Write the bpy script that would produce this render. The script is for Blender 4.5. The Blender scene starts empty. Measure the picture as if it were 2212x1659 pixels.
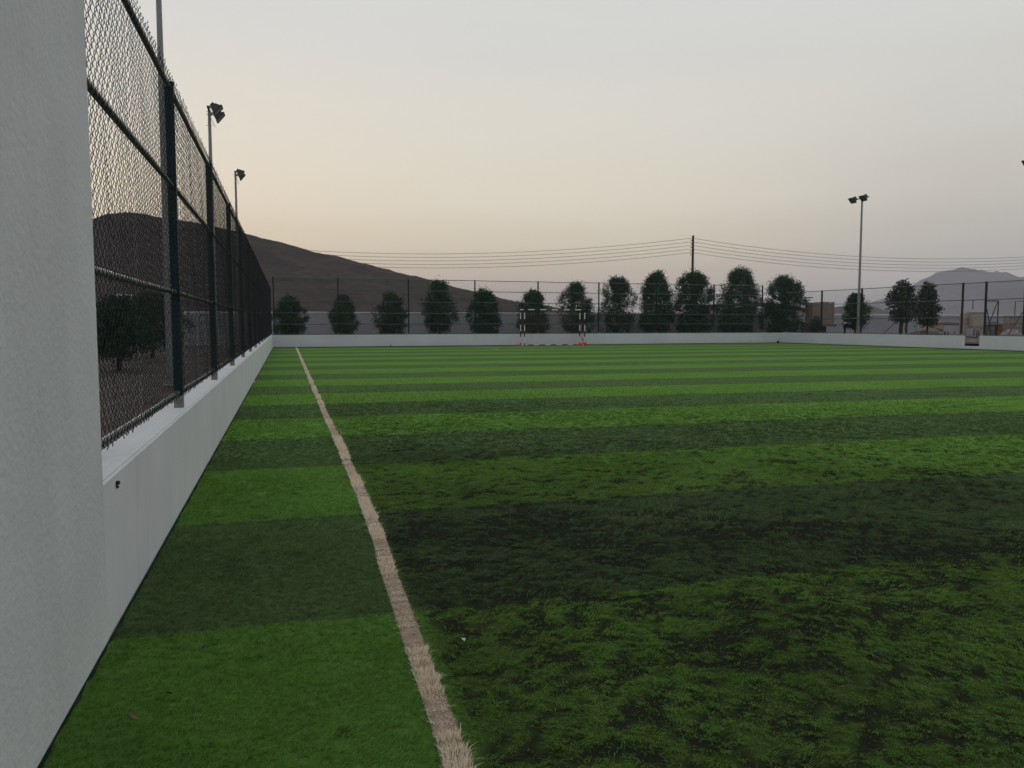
import bpy, bmesh, math, random
import numpy as np
from mathutils import Vector, Matrix
R = math.radians
random.seed(7)
rng = np.random.default_rng(11)
S = bpy.context.scene
COL = S.collection

# ------------------------------------------------------------------ camera model (2212 x 1659 picture units)
F, CX, CY, H = 1726., 1106., 829.5, 1.3
PI_, YW = R(4.37), R(15.7)
def ray(x, y):
    a = (x-CX)/F; b = -(y-CY)/F
    f = math.cos(PI_)+b*math.sin(PI_); u = -math.sin(PI_)+b*math.cos(PI_)
    return a*math.cos(YW)+f*math.sin(YW), -a*math.sin(YW)+f*math.cos(YW), u, f
def pz(x, y, z=0.):
    X, Y, u, f = ray(x, y); t = (z-H)/u
    return Vector((X*t, Y*t, z))
def pX(x, y, X0):
    X, Y, u, f = ray(x, y); t = X0/X
    return Vector((X0, Y*t, H+u*t))
def pD(x, y, D):
    X, Y, u, f = ray(x, y); t = D/f
    return Vector((X*t, Y*t, H+u*t))
def uv(u, v, z=0.):                     # u along the picture's right, v along its depth
    return Vector((u*math.cos(YW)+v*math.sin(YW), -u*math.sin(YW)+v*math.cos(YW), z))
def on_line(x, A, B):
    X, Y, u, f = ray(x, 700.); dx, dy = B[0]-A[0], B[1]-A[1]
    det = -X*dy+dx*Y
    t = (-A[0]*dy+dx*A[1])/det
    return Vector((X*t, Y*t, 0))

# ------------------------------------------------------------------ object helpers
def tag(o, label=None, cat=None, group=None, kind=None):
    if label: o['label'] = label
    if cat: o['category'] = cat
    if group: o['group'] = group
    if kind: o['kind'] = kind
    return o
def empty(name, loc=(0, 0, 0), rz=0., label=None, cat=None, group=None):
    o = bpy.data.objects.new(name, None); COL.objects.link(o)
    o.location = loc; o.rotation_euler = (0, 0, rz); o.empty_display_size = .2
    return tag(o, label, cat, group)
def link(name, me, parent=None, mats=()):
    o = bpy.data.objects.new(name, me); COL.objects.link(o)
    if mats and not me.materials:
        for m in mats: me.materials.append(m)
    if parent is not None: o.parent = parent
    return o
class MB:
    """collects primitives and links them as ONE mesh object"""
    def __init__(s): s.v = []; s.f = []; s.m = []; s.sm = []
    def add(s, vs, fs, m=0, smooth=False):
        n = len(s.v); s.v += [tuple(p) for p in vs]
        s.f += [tuple(i+n for i in f) for f in fs]; s.m += [m]*len(fs); s.sm += [smooth]*len(fs)
    def box(s, c, d, m=0, rot=None, taper=1.):
        hx, hy, hz = d[0]/2, d[1]/2, d[2]/2; P = []
        for z in (-1, 1):
            k = taper if z > 0 else 1.
            for (x, y) in ((-1, -1), (1, -1), (1, 1), (-1, 1)):
                p = Vector((x*hx*k, y*hy*k, z*hz))
                if rot is not None: p = rot @ p
                P.append(p+Vector(c))
        s.add(P, [(3, 2, 1, 0), (4, 5, 6, 7), (0, 1, 5, 4), (1, 2, 6, 5), (2, 3, 7, 6), (3, 0, 4, 7)], m)
    def tube(s, pts, r, n=8, m=0, cap=True, smooth=True):
        pts = [Vector(p) for p in pts]; k = len(pts)
        rr = r if isinstance(r, (list, tuple)) else [r]*k
        P = []
        up = None
        for i, p in enumerate(pts):
            d = (pts[min(i+1, k-1)]-pts[max(i-1, 0)]).normalized()
            if up is None:
                up = Vector((0, 0, 1)) if abs(d.z) < .9 else Vector((1, 0, 0))
            a = d.cross(up).normalized(); b = a.cross(d).normalized(); up = b
            for j in range(n):
                t = 2*math.pi*(j+.5)/n
                P.append(p+(a*math.cos(t)+b*math.sin(t))*rr[i])
        fs = [(i*n+j, i*n+(j+1) % n, (i+1)*n+(j+1) % n, (i+1)*n+j) for i in range(k-1) for j in range(n)]
        s.add(P, fs, m, smooth)
        if cap:
            s.add(P[:n], [tuple(range(n-1, -1, -1))], m); s.add(P[-n:], [tuple(range(n))], m)
    def prism(s, poly, axis0, axis1, ext, org, m=0):
        """poly (a,b) spanned by axis0/axis1 extruded along ext"""
        A, B, E_, O = Vector(axis0), Vector(axis1), Vector(ext), Vector(org)
        n = len(poly)
        P = [O+A*a+B*b for a, b in poly]+[O+A*a+B*b+E_ for a, b in poly]
        s.add(P, [tuple(range(n-1, -1, -1)), tuple(range(n, 2*n))]+[(i, (i+1) % n, n+(i+1) % n, n+i) for i in range(n)], m)
    def mesh(s, name, mats):
        me = bpy.data.meshes.new(name); me.from_pydata(s.v, [], s.f)
        for m in (mats if isinstance(mats, (list, tuple)) else [mats]): me.materials.append(m)
        me.polygons.foreach_set('material_index', s.m); me.polygons.foreach_set('use_smooth', s.sm)
        bm = bmesh.new(); bm.from_mesh(me); bmesh.ops.recalc_face_normals(bm, faces=bm.faces); bm.to_mesh(me); bm.free()
        me.update(); return me
    def build(s, name, mats, parent=None):
        return link(name, s.mesh(name, mats), parent)
def np_mesh(name, V, Fq, mats, attrs=None, smooth=False):
    """V (n,3); Fq list of (m,k) int arrays"""
    me = bpy.data.meshes.new(name)
    V = np.asarray(V, np.float32)
    me.vertices.add(len(V)); me.vertices.foreach_set('co', V.ravel())
    nl = sum(a.size for a in Fq); nf = sum(len(a) for a in Fq)
    me.loops.add(nl); me.loops.foreach_set('vertex_index', np.concatenate([a.ravel() for a in Fq]).astype(np.int32))
    me.polygons.add(nf)
    tot = np.concatenate([np.full(len(a), a.shape[1], np.int32) for a in Fq])
    st = np.concatenate([[0], np.cumsum(tot)[:-1]]).astype(np.int32)
    me.polygons.foreach_set('loop_start', st)
    if smooth: me.polygons.foreach_set('use_smooth', np.ones(nf, bool))
    me.update(calc_edges=True)
    for k, a in (attrs or {}).items():
        at = me.attributes.new(k, 'FLOAT', 'POINT'); at.data.foreach_set('value', np.asarray(a, np.float32))
    for m in mats: me.materials.append(m)
    return me
# value noise
_tab = rng.random((256, 256)).astype(np.float32)
def vnoise(x, y):
    xi = np.floor(x).astype(int); yi = np.floor(y).astype(int); fx = x-xi; fy = y-yi
    fx = fx*fx*(3-2*fx); fy = fy*fy*(3-2*fy)
    g = lambda a, b: _tab[a & 255, b & 255]
    return (g(xi, yi)*(1-fx)+g(xi+1, yi)*fx)*(1-fy)+(g(xi, yi+1)*(1-fx)+g(xi+1, yi+1)*fx)*fy
def fbm(x, y, o=4):
    s = 0; a = .5; t = 0
    for i in range(o):
        s = s+a*vnoise(x*2**i+17.3*i, y*2**i+5.1*i); t += a; a *= .5
    return s/t
def sstep(a, b, x):
    t = np.clip((x-a)/(b-a), 0, 1); return t*t*(3-2*t)

# ------------------------------------------------------------------ materials
def mat(name, col, rough=.7, spec=.3, noise=None, bump=None, metal=0., streak=0.):
    """noise: (scale, amount, detail) tints the colour; bump: (scale, strength, distance)"""
    m = bpy.data.materials.new(name); m.use_nodes = True
    N = m.node_tree.nodes; L = m.node_tree.links; b = N['Principled BSDF']
    b.inputs['Base Color'].default_value = (*col, 1); b.inputs['Roughness'].default_value = rough
    b.inputs['Specular IOR Level'].default_value = spec; b.inputs['Metallic'].default_value = metal
    tc = N.new('ShaderNodeTexCoord')
    if noise:
        n = N.new('ShaderNodeTexNoise'); n.inputs['Scale'].default_value = noise[0]
        n.inputs['Detail'].default_value = noise[2] if len(noise) > 2 else 4
        L.new(tc.outputs['Object'], n.inputs['Vector'])
        mr = N.new('ShaderNodeMapRange'); mr.inputs[1].default_value = .3; mr.inputs[2].default_value = .7
        mr.inputs[3].default_value = 1-noise[1]; mr.inputs[4].default_value = 1+noise[1]
        L.new(n.outputs['Fac'], mr.inputs[0])
        mx = N.new('ShaderNodeVectorMath'); mx.operation = 'SCALE'; mx.inputs[0].default_value = col
        L.new(mr.outputs[0], mx.inputs['Scale']); L.new(mx.outputs[0], b.inputs['Base Color'])
    if streak:
        mp = N.new('ShaderNodeMapping'); mp.inputs['Scale'].default_value = (5, 5, .5); L.new(tc.outputs['Object'], mp.inputs[0])
        n = N.new('ShaderNodeTexNoise'); n.inputs['Scale'].default_value = 1.6; n.inputs['Detail'].default_value = 7; n.inputs['Roughness'].default_value = .65; L.new(mp.outputs[0], n.inputs['Vector'])
        mr = N.new('ShaderNodeMapRange'); mr.inputs[1].default_value = .5; mr.inputs[2].default_value = .78; mr.inputs[3].default_value = 1; mr.inputs[4].default_value = 1-streak; L.new(n.outputs['Fac'], mr.inputs[0])
        n3 = N.new('ShaderNodeTexVoronoi'); n3.inputs['Scale'].default_value = 16; L.new(tc.outputs['Object'], n3.inputs['Vector'])
        m3 = N.new('ShaderNodeMapRange'); m3.inputs[1].default_value = .03; m3.inputs[2].default_value = .06; m3.inputs[3].default_value = .72; m3.inputs[4].default_value = 1.; L.new(n3.outputs['Distance'], m3.inputs[0])
        mm = N.new('ShaderNodeMath'); mm.operation = 'MULTIPLY'; L.new(mr.outputs[0], mm.inputs[0]); L.new(m3.outputs[0], mm.inputs[1])
        sx = N.new('ShaderNodeVectorMath'); sx.operation = 'SCALE'; L.new(mx.outputs[0], sx.inputs[0]); L.new(mm.outputs[0], sx.inputs['Scale']); L.new(sx.outputs[0], b.inputs['Base Color'])
    if bump:
        n = N.new('ShaderNodeTexNoise'); n.inputs['Scale'].default_value = bump[0]; n.inputs['Detail'].default_value = 6
        n.inputs['Roughness'].default_value = .6
        L.new(tc.outputs['Object'], n.inputs['Vector'])
        bp = N.new('ShaderNodeBump'); bp.inputs['Strength'].default_value = bump[1]; bp.inputs['Distance'].default_value = bump[2]
        L.new(n.outputs['Fac'], bp.inputs['Height']); L.new(bp.outputs[0], b.inputs['Normal'])
    return m
M = {}
M['paint'] = mat('white_wall_paint', (.65, .655, .655), .75, .2, (1.7, .05, 6), (45, .35, .004), 0., .09)
M['paint_far'] = mat('white_wall_paint_smooth', (.63, .625, .65), .8, .2, (.8, .05, 5), (14, .2, .004), 0., .08)
M['bwall'] = mat('boundary_wall_paint', (.36, .345, .36), .9, .1, (.5, .06, 6), (8, .2, .01))
M['coping'] = mat('pale_coping', (.72, .7, .69), .9, .1, (2, .05))
M['post'] = mat('green_post_paint', (.005, .034, .046), .5, .15, (9, .25))
M['rail'] = mat('green_rail_paint', (.07, .10, .095), .4, .5, (9, .25))
M['post_dark'] = mat('dark_post_paint', (.012, .017, .019), .5, .2, (9, .25))
M['galv'] = mat('galvanised_steel', (.33, .34, .34), .45, .4, (14, .15), None, .4)
M['foot'] = mat('bare_post_foot', (.2, .2, .19), .7, .3, (25, .25))
M['wire'] = mat('green_coated_wire', (.005, .009, .008), .6, .1)
M['rust'] = mat('rusty_iron', (.05, .04, .034), .8, .2, (60, .4))
M['pole'] = mat('grey_pole_paint', (.27, .27, .26), .5, .4, (6, .08), None, .2)
M['lamp'] = mat('dark_lamp_housing', (.03, .032, .03), .5, .4, (20, .2))
M['lens'] = mat('lamp_glass', (.09, .1, .095), .15, .5)
M['wood_pole'] = mat('brown_pole', (.035, .026, .02), .8, .2, (9, .2))
M['cable'] = mat('dark_cable', (.06, .055, .05), .7, .2)
M['gblack'] = mat('goal_black', (.012, .012, .013), .4, .4)
M['gwhite'] = mat('goal_white', (.68, .68, .66), .4, .4, (8, .04))
M['net'] = mat('red_net', (.5, .16, .17), .8, .1)
M['netheap'] = mat('red_net_heap', (.62, .05, .07), .8, .1, (30, .35))
M['trunk'] = mat('brown_bark', (.05, .042, .034), .9, .1, (20, .3))
M['tan'] = mat('tan_render', (.25, .185, .145), .85, .1, (3, .08), (20, .2, .01))
M['house'] = mat('house_render', (.46, .42, .41), .9, .1, (2, .06))
M['roof'] = mat('grey_roof', (.14, .125, .12), .9, .1, (3, .1))
M['dark'] = mat('dark_opening', (.075, .068, .072), .8, .2, (4, .2))
M['stone'] = mat('tan_stone', (.30, .24, .19), .9, .1, (7, .2), (15, .4, .02))
M['stone2'] = mat('pale_stone', (.38, .32, .27), .9, .1, (9, .15), (15, .4, .02))
M['rubble'] = mat('grey_rubble', (.25, .21, .19), .95, .1, (5, .3), (20, .5, .02))
M['brick'] = mat('pink_brick', (.26, .15, .13), .9, .1, (9, .25))
M['orange'] = mat('orange_door_paint', (.36, .13, .05), .6, .3, (5, .12))
M['board'] = mat('pale_board', (.25, .25, .28), .6, .3, (4, .04))
M['sign'] = mat('brown_sign', (.12, .07, .052), .7, .2, (4, .2))
M['steel'] = mat('dark_steel', (.02, .022, .022), .5, .4, (9, .2))
M['plank'] = mat('grey_plank', (.2, .17, .15), .85, .1, (12, .2))
M['redplank'] = mat('red_plank', (.2, .1, .09), .85, .1, (12, .2))
M['stake'] = mat('pale_stake', (.3, .27, .23), .85, .1, (12, .2))
M['pink'] = mat('pink_plastic', (.36, .19, .17), .6, .3)
M['leaf_dead'] = mat('dead_leaf', (.13, .07, .04), .7, .2, (60, .3))
M['paper'] = mat('white_scrap', (.55, .55, .52), .8, .1)
M['skin'] = mat('skin', (.16, .095, .07), .6, .3)
M['shirt'] = mat('dark_shirt', (.02, .028, .026), .9, .1, (20, .2))
M['trousers'] = mat('black_trousers', (.008, .008, .009), .9, .1)
M['band'] = mat('white_waistband', (.6, .6, .58), .8, .1)
M['hair'] = mat('black_hair', (.008, .007, .006), .7, .2)
M['ball'] = mat('dark_ball', (.02, .02, .022), .5, .3, (9, .3))
M['hill'] = None

def ground_like(name, c1, c2, sc, c3=None, sc3=1., bump=None, rough=.95):
    m = bpy.data.materials.new(name); m.use_nodes = True
    N = m.node_tree.nodes; L = m.node_tree.links; b = N['Principled BSDF']
    b.inputs['Roughness'].default_value = rough; b.inputs['Specular IOR Level'].default_value = .1
    tc = N.new('ShaderNodeTexCoord')
    n = N.new('ShaderNodeTexNoise'); n.inputs['Scale'].default_value = sc; n.inputs['Detail'].default_value = 9; n.inputs['Roughness'].default_value = .62
    L.new(tc.outputs['Object'], n.inputs['Vector'])
    r = N.new('ShaderNodeValToRGB'); r.color_ramp.elements[0].position = .35; r.color_ramp.elements[1].position = .66
    r.color_ramp.elements[0].color = (*c1, 1); r.color_ramp.elements[1].color = (*c2, 1)
    L.new(n.outputs['Fac'], r.inputs[0]); out = r.outputs[0]
    if c3:
        n2 = N.new('ShaderNodeTexNoise'); n2.inputs['Scale'].default_value = sc3; n2.inputs['Detail'].default_value = 6
        L.new(tc.outputs['Object'], n2.inputs['Vector'])
        mr = N.new('ShaderNodeMapRange'); mr.inputs[1].default_value = .56; mr.inputs[2].default_value = .66
        L.new(n2.outputs['Fac'], mr.inputs[0])
        mx = N.new('ShaderNodeMix'); mx.data_type = 'RGBA'; mx.inputs['B'].default_value = (*c3, 1)
        L.new(mr.outputs[0], mx.inputs['Factor']); L.new(out, mx.inputs['A']); out = mx.outputs['Result']
    L.new(out, b.inputs['Base Color'])
    if bump:
        bn = N.new('ShaderNodeTexNoise'); bn.inputs['Scale'].default_value = bump[0]; bn.inputs['Detail'].default_value = 8
        L.new(tc.outputs['Object'], bn.inputs['Vector'])
        bp = N.new('ShaderNodeBump'); bp.inputs['Strength'].default_value = bump[1]; bp.inputs['Distance'].default_value = bump[2]
        L.new(bn.outputs['Fac'], bp.inputs['Height']); L.new(bp.outputs[0], b.inputs['Normal'])
    return m
M['dirt'] = ground_like('brown_dirt', (.078, .063, .056), (.12, .097, .087), 1.3, (.058, .049, .044), .35, (9, .5, .03))
M['hill'] = ground_like('rocky_hillside', (.056, .043, .038), (.074, .057, .050), .30, (.044, .036, .034), .11, (1.2, .5, .4))
M['mount'] = ground_like('far_rock', (.07, .06, .055), (.11, .095, .085), .01, None, 1, (.02, .5, 10))

M['leafD'] = None
# turf: stripes across the pitch, laid in real pitch coordinates
Y0, SW = 3.5, 1.923
BRIGHT, DARK = (.176, .342, .066), (.132, .215, .076)
def turf_mat(name, blade):
    m = bpy.data.materials.new(name); m.use_nodes = True
    N = m.node_tree.nodes; L = m.node_tree.links; b = N['Principled BSDF']
    b.inputs['Roughness'].default_value = .7; b.inputs['Specular IOR Level'].default_value = .08 if blade else 0.
    def math_(op, a, bb=None, c=None):
        n = N.new('ShaderNodeMath'); n.operation = op
        for i, v in enumerate((a, bb, c)):
            if v is None: continue
            if isinstance(v, (int, float)): n.inputs[i].default_value = v
            else: L.new(v, n.inputs[i])
        return n.outputs[0]
    def mix(fac, a, bb, mode='MIX'):
        n = N.new('ShaderNodeMix'); n.data_type = 'RGBA'; n.blend_type = mode
        for k, v in (('Factor', fac), ('A', a), ('B', bb)):
            if isinstance(v, tuple): n.inputs[k].default_value = (*v, 1)
            elif isinstance(v, (int, float)): n.inputs[k].default_value = v
            else: L.new(v, n.inputs[k])
        return n.outputs['Result']
    tc = N.new('ShaderNodeTexCoord'); sp = N.new('ShaderNodeSeparateXYZ'); L.new(tc.outputs['Object'], sp.inputs[0])
    def noise(sc, det=4, rough=.55):
        n = N.new('ShaderNodeTexNoise'); n.inputs['Scale'].default_value = sc; n.inputs['Detail'].default_value = det; n.inputs['Roughness'].default_value = rough
        L.new(tc.outputs['Object'], n.inputs['Vector']); return n.outputs['Fac']
    def mrange(v, a, bb, c, d):
        n = N.new('ShaderNodeMapRange'); n.inputs[1].default_value = a; n.inputs[2].default_value = bb; n.inputs[3].default_value = c; n.inputs[4].default_value = d
        L.new(v, n.inputs[0]); return n.outputs[0]
    y = math_('ADD', sp.outputs[1], math_('MULTIPLY', math_('SUBTRACT', noise(14, 2), .5), .05))
    y = math_('ADD', y, math_('MULTIPLY', math_('SUBTRACT', noise(.35, 1), .5), .16))
    ph = math_('FRACT', math_('ADD', math_('DIVIDE', math_('SUBTRACT', y, Y0), 2*SW), 50.))
    dk = math_('LESS_THAN', ph, .5)
    wear = N.new('ShaderNodeAttribute'); wear.attribute_name = 'wear'
    w = wear.outputs['Fac']
    olive = mix(math_('MULTIPLY', w, .75), BRIGHT, (.138, .228, .044))
    olived = mix(math_('MULTIPLY', w, .7), DARK, (.082, .130, .052))
    c = mix(dk, olive, olived)
    if blade:
        rnd = N.new('ShaderNodeAttribute'); rnd.attribute_name = 'rnd'
        k = mrange(rnd.outputs['Fac'], 0, 1, .55, 1.5)
        v = N.new('ShaderNodeVectorMath'); v.operation = 'SCALE'; L.new(c, v.inputs[0]); L.new(k, v.inputs['Scale'])
        # a few bleached and browned fibres
        dry = mrange(rnd.outputs['Fac'], .93, .99, 0, .5)
        c = mix(dry, v.outputs[0], (.16, .16, .06))
        big = mrange(noise(1.3, 3), .3, .7, .82, 1.18)
        v2 = N.new('ShaderNodeVectorMath'); v2.operation = 'SCALE'; L.new(c, v2.inputs[0]); L.new(big, v2.inputs['Scale'])
        c = v2.outputs[0]
        L.new(c, b.inputs['Base Color'])
        tr = N.new('ShaderNodeBsdfTranslucent'); L.new(c, tr.inputs[0])
        ms = N.new('ShaderNodeMixShader'); ms.inputs[0].default_value = .38
        L.new(b.outputs[0], ms.inputs[1]); L.new(tr.outputs[0], ms.inputs[2])
        L.new(ms.outputs[0], N['Material Output'].inputs['Surface'])
    else:
        crumb = N.new('ShaderNodeAttribute'); crumb.attribute_name = 'bare'
        g = noise(160, 3)
        v = N.new('ShaderNodeVectorMath'); v.operation = 'SCALE'; L.new(c, v.inputs[0])
        kk = math_('MULTIPLY', mrange(noise(6, 8, .7), .3, .7, .63, .83), mrange(noise(.5, 3), .3, .7, .92, 1.08))
        L.new(kk, v.inputs['Scale']); c = v.outputs[0]
        cr = mix(g, (.010, .011, .009), (.026, .025, .02))
        L.new(mix(crumb.outputs['Fac'], c, cr), b.inputs['Base Color'])
        bp = N.new('ShaderNodeBump'); bp.inputs['Strength'].default_value = .6; bp.inputs['Distance'].default_value = .02
        L.new(noise(40, 6, .7), bp.inputs['Height']); L.new(bp.outputs[0], b.inputs['Normal'])
    return m
M['turf'] = turf_mat('striped_turf', False)
M['blade'] = turf_mat('turf_fibre', True)
def fibre_mat(name, col, col2):
    m = mat(name, col, .7, .1); N = m.node_tree.nodes; L = m.node_tree.links
    at = N.new('ShaderNodeAttribute'); at.attribute_name = 'rnd'
    r = N.new('ShaderNodeValToRGB'); r.color_ramp.elements[0].color = (*col2, 1); r.color_ramp.elements[1].color = (*col, 1)
    r.color_ramp.elements[1].position = .8
    L.new(at.outputs['Fac'], r.inputs[0]); L.new(r.outputs[0], N['Principled BSDF'].inputs['Base Color']); return m
M['beige'] = fibre_mat('beige_line_fibre', (.90, .79, .63), (.50, .36, .25))
N_ = M['beige'].node_tree.nodes; L_ = M['beige'].node_tree.links
t_ = N_.new('ShaderNodeBsdfTranslucent'); x_ = N_.new('ShaderNodeMixShader'); x_.inputs[0].default_value = .4
L_.new([n for n in N_ if n.type == 'VALTORGB'][0].outputs[0], t_.inputs[0]); L_.new(N_['Principled BSDF'].outputs[0], x_.inputs[1]); L_.new(t_.outputs[0], x_.inputs[2]); L_.new(x_.outputs[0], N_['Material Output'].inputs['Surface'])
M['whiteline'] = fibre_mat('white_line_fibre', (.6, .6, .52), (.42, .42, .36))
def leaf_mat(name, a, b):
    m = fibre_mat(name, a, b); return m
M['leafA'] = leaf_mat('dark_leaf', (.042, .098, .044), (.017, .043, .025))
M['leafB'] = leaf_mat('olive_leaf', (.054, .092, .046), (.021, .039, .024))
M['leafC'] = leaf_mat('fresh_leaf', (.062, .096, .046), (.026, .045, .025))

M['leafD'] = leaf_mat('greyish_leaf', (.075, .095, .06), (.024, .036, .026))
# ------------------------------------------------------------------ ground, pitch
XW = -.72                                   # pitch face of the left wall
FA, FB = Vector((-.8, 43.65, 0)), Vector((31., 45.45, 0))       # far wall line
RA, RB = Vector((31., 45.45, 0)), Vector((33.2, 17.0, 0))       # right wall line
RB = RA+(Vector((32.3, 28.6, 0))-RA)*1.75
g = MB(); g.add([(-3000, -450, -.03), (3200, -450, -.03), (3200, 3000, -.03), (-3000, 3000, -.03)], [(0, 1, 2, 3)])
tag(g.build('ground', M['dirt']), kind='structure')
# wear and bare patches of the pitch
def wear_f(X, Y):
    w = sstep(.50, .60, X)*(1-.22*sstep(5, 7, Y))*(1-.45*sstep(7.5, 11, Y))*(1-.8*sstep(12, 20, Y))*(1-.4*sstep(3.5, 8, X))
    return w*(.62+.45*fbm(X*.45+3, Y*.45+9, 3))
def scuff_f(X, Y):
    '''worn spots: 1 where the fibres are gone and the black rubber crumb shows'''
    w = wear_f(X, Y)
    a = X*.88-Y*.47; b_ = X*.47+Y*.88
    n = .26*fbm(a*2.6+40, b_*6.5+7, 3)+.34*fbm(a*9+3, b_*19.+1, 3)+.40*fbm(X*32, Y*32+5, 2)
    big = .12*(fbm(X*.55+31, Y*.8+12, 2)-.5)+.035*np.exp(-((Y-4.1)/1.0)**2)*np.exp(-((X-2.0)/1.5)**2)
    th = .425+.225*(1-w)
    return sstep(th, th+.10, n+big)*(1-sstep(10.5, 15.5, Y))
def bare_f(X, Y):
    return np.maximum(.96*sstep(.12, .6, scuff_f(X, Y)), (.36+.3*sstep(.45, .6, X))*(1-sstep(4.5, 10, np.hypot(X, Y))))
xs = np.concatenate([np.arange(-.75, 10, .06), np.arange(10, 34, .6)])
ys = np.concatenate([np.arange(-5, 1, .6), np.arange(1, 17, .06), np.arange(17, 46.5, .5)])
GX, GY = np.meshgrid(xs, ys)
lim_far = 43.68+(GX+.8)*(1.8/31.8); lim_right = 31.+(45.45-GY)*(1.3/16.85)
GX = np.minimum(GX, lim_right); GY = np.minimum(GY, lim_far)
wr = wear_f(GX, GY); br = bare_f(GX, GY)
gz = .004+.006*(fbm(GX*3, GY*3, 3)-.5)*np.clip(wr*2, 0, 1)
idx = np.arange(GX.size).reshape(GX.shape)
q = np.stack([idx[:-1, :-1], idx[:-1, 1:], idx[1:, 1:], idx[1:, :-1]], -1).reshape(-1, 4)
me = np_mesh('pitch', np.stack([GX, GY, gz], -1).reshape(-1, 3), [q], [M['turf']], {'wear': wr.ravel(), 'bare': br.ravel()})
tag(link('pitch', me), kind='structure')

def blades(X, Y, hgt, wid, lean, az, rnd, z0=.002, extra=None):
    """bent two-segment blades; all arguments arrays"""
    n = len(X)
    fx, fy = np.cos(az), np.sin(az)
    rot = rng.random(n)*2*np.pi
    sx, sy = np.cos(rot)*wid/2, np.sin(rot)*wid/2
    up1, up2 = hgt*.55, hgt
    l1, l2 = lean*hgt*.35, lean*hgt*1.15
    up2 = hgt*(1-.45*np.clip(lean, 0, 1.6)/1.6)
    P = np.empty((n, 5, 3), np.float32)
    P[:, 0] = np.stack([X-sx, Y-sy, np.full(n, z0)], -1); P[:, 1] = np.stack([X+sx, Y+sy, np.full(n, z0)], -1)
    P[:, 2] = np.stack([X+fx*l1+sx*.85, Y+fy*l1+sy*.85, z0+up1], -1); P[:, 3] = np.stack([X+fx*l1-sx*.85, Y+fy*l1-sy*.85, z0+up1], -1)
    P[:, 4] = np.stack([X+fx*l2, Y+fy*l2, z0+up2], -1)
    b = np.arange(n)[:, None]*5
    quad = b+np.array([[0, 1, 2, 3]]); tri = b+np.array([[3, 2, 4]])
    at = {'rnd': np.repeat(rnd, 5)}
    if extra is not None: at['wear'] = np.repeat(extra, 5)
    return P.reshape(-1, 3), [quad, tri], at
def scatter(r0, r1, dens):
    a0, a1 = R(-30), R(57)                   # bearings from the pitch's long axis seen from the near corner
    n = int(dens*(a1-a0)/2*(r1*r1-r0*r0))
    r = np.sqrt(rng.random(n)*(r1*r1-r0*r0)+r0*r0); t = a0+rng.random(n)*(a1-a0)
    return r*np.sin(t), r*np.cos(t)
line_c = lambda Y: np.interp(Y, [1, 2.2, 3.7, 6, 9.2, 15, 43], [.425, .449, .483, .516, .515, .495, .46])+.02*(fbm(Y*1.7, Y*0+2, 2)-.5)
parts = []
for r0, r1, dens, wid, hg in ((1.7, 3.2, 38000, .0022, .017), (3.2, 5., 22000, .0028, .017), (5., 8., 9500, .0042, .018), (8., 13., 3300, .0075, .019), (13., 22., 900, .013, .02)):
    X, Y = scatter(r0, r1, dens)
    # gather the fibres into tufts
    if r1 < 14:
        nt = max(8, len(X)//7); r_ = np.sqrt(rng.random(nt)*(r1*r1-r0*r0)+r0*r0); t_ = R(-30)+rng.random(nt)*R(87)
        w_ = rng.integers(0, nt, len(X)); sg = .007 if r1 < 6 else .012
        X = (r_*np.sin(t_))[w_]+rng.normal(0, sg, len(X)); Y = (r_*np.cos(t_))[w_]+rng.normal(0, sg, len(X))
    k = (X > XW+.002+.012*fbm(Y*6, Y*0+3, 2)) & (X < 31.+(45.45-Y)*.077) & (Y < 43.66+(X+.8)*.0566)
    X, Y = X[k], Y[k]
    w = wear_f(X, Y); b = bare_f(X, Y)
    ml = line_c(Y)
    clump = fbm(X*19+4, Y*19, 3)
    keep = (rng.random(len(X)) < (1-.90*scuff_f(X, Y))*(1-.9*sstep(9, 19, np.hypot(X, Y)))) & ~((np.abs(X-ml) < .044) & (Y > 1))
    X, Y, w, b, clump = X[keep], Y[keep], w[keep], b[keep], clump[keep]
    n = len(X)
    az = fbm(X*.8+5, Y*.8, 2)*7+fbm(X*7, Y*7+3, 2)*3*(.25+w)+rng.normal(0, .6, n)
    az = np.where(X < .45, -.5+rng.normal(0, .55, n)+.8*fbm(X*1.2, Y*1.2, 2), az)
    lean = np.clip(.75+.55*w+rng.normal(0, .35, n), .1, 1.9)
    h = hg*(1+.12*w)*(.75+.5*rng.random(n))*np.where(X < .45, .8+.4*fbm(X*14+2, Y*14, 2), .55+.9*fbm(X*11+2, Y*11, 2))*(1+w*.9*(clump-.5))
    parts.append((X, Y, h, wid*(.7+.6*rng.random(n)), lean, az, np.clip(rng.normal(.45, .22, n), 0, 1), w))
A = [np.concatenate([p[i] for p in parts]) for i in range(8)]
P, Fq, at = blades(*A[:7], extra=A[7])
tag(link('turf_grass', np_mesh('turf_grass', P, Fq, [M['blade']], at)), kind='stuff')

# beige sideline of longer fibres in ragged tufts
def line_fibres(x0f, y0, y1, dens_f, wid_line, hg, wid_f, along='Y'):
    out = []
    seg = np.arange(y0, y1, .5)
    for s in seg:
        d = dens_f(s); n = int(d*.5*wid_line)
        Y = s+rng.random(n)*.5; c = x0f(Y)
        o = (rng.random(n)-.5)
        out.append((c+o*wid_line, Y, o))
    X = np.concatenate([a[0] for a in out]); Y = np.concatenate([a[1] for a in out]); o = np.concatenate([a[2] for a in out])
    return X, Y, o
cx = line_c
X, Y, o = line_fibres(cx, 1.2, 43.5, lambda s: 34000 if s < 4.5 else 22000 if s < 9 else 9000 if s < 18 else 4000, .078, .03, .003)
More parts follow.
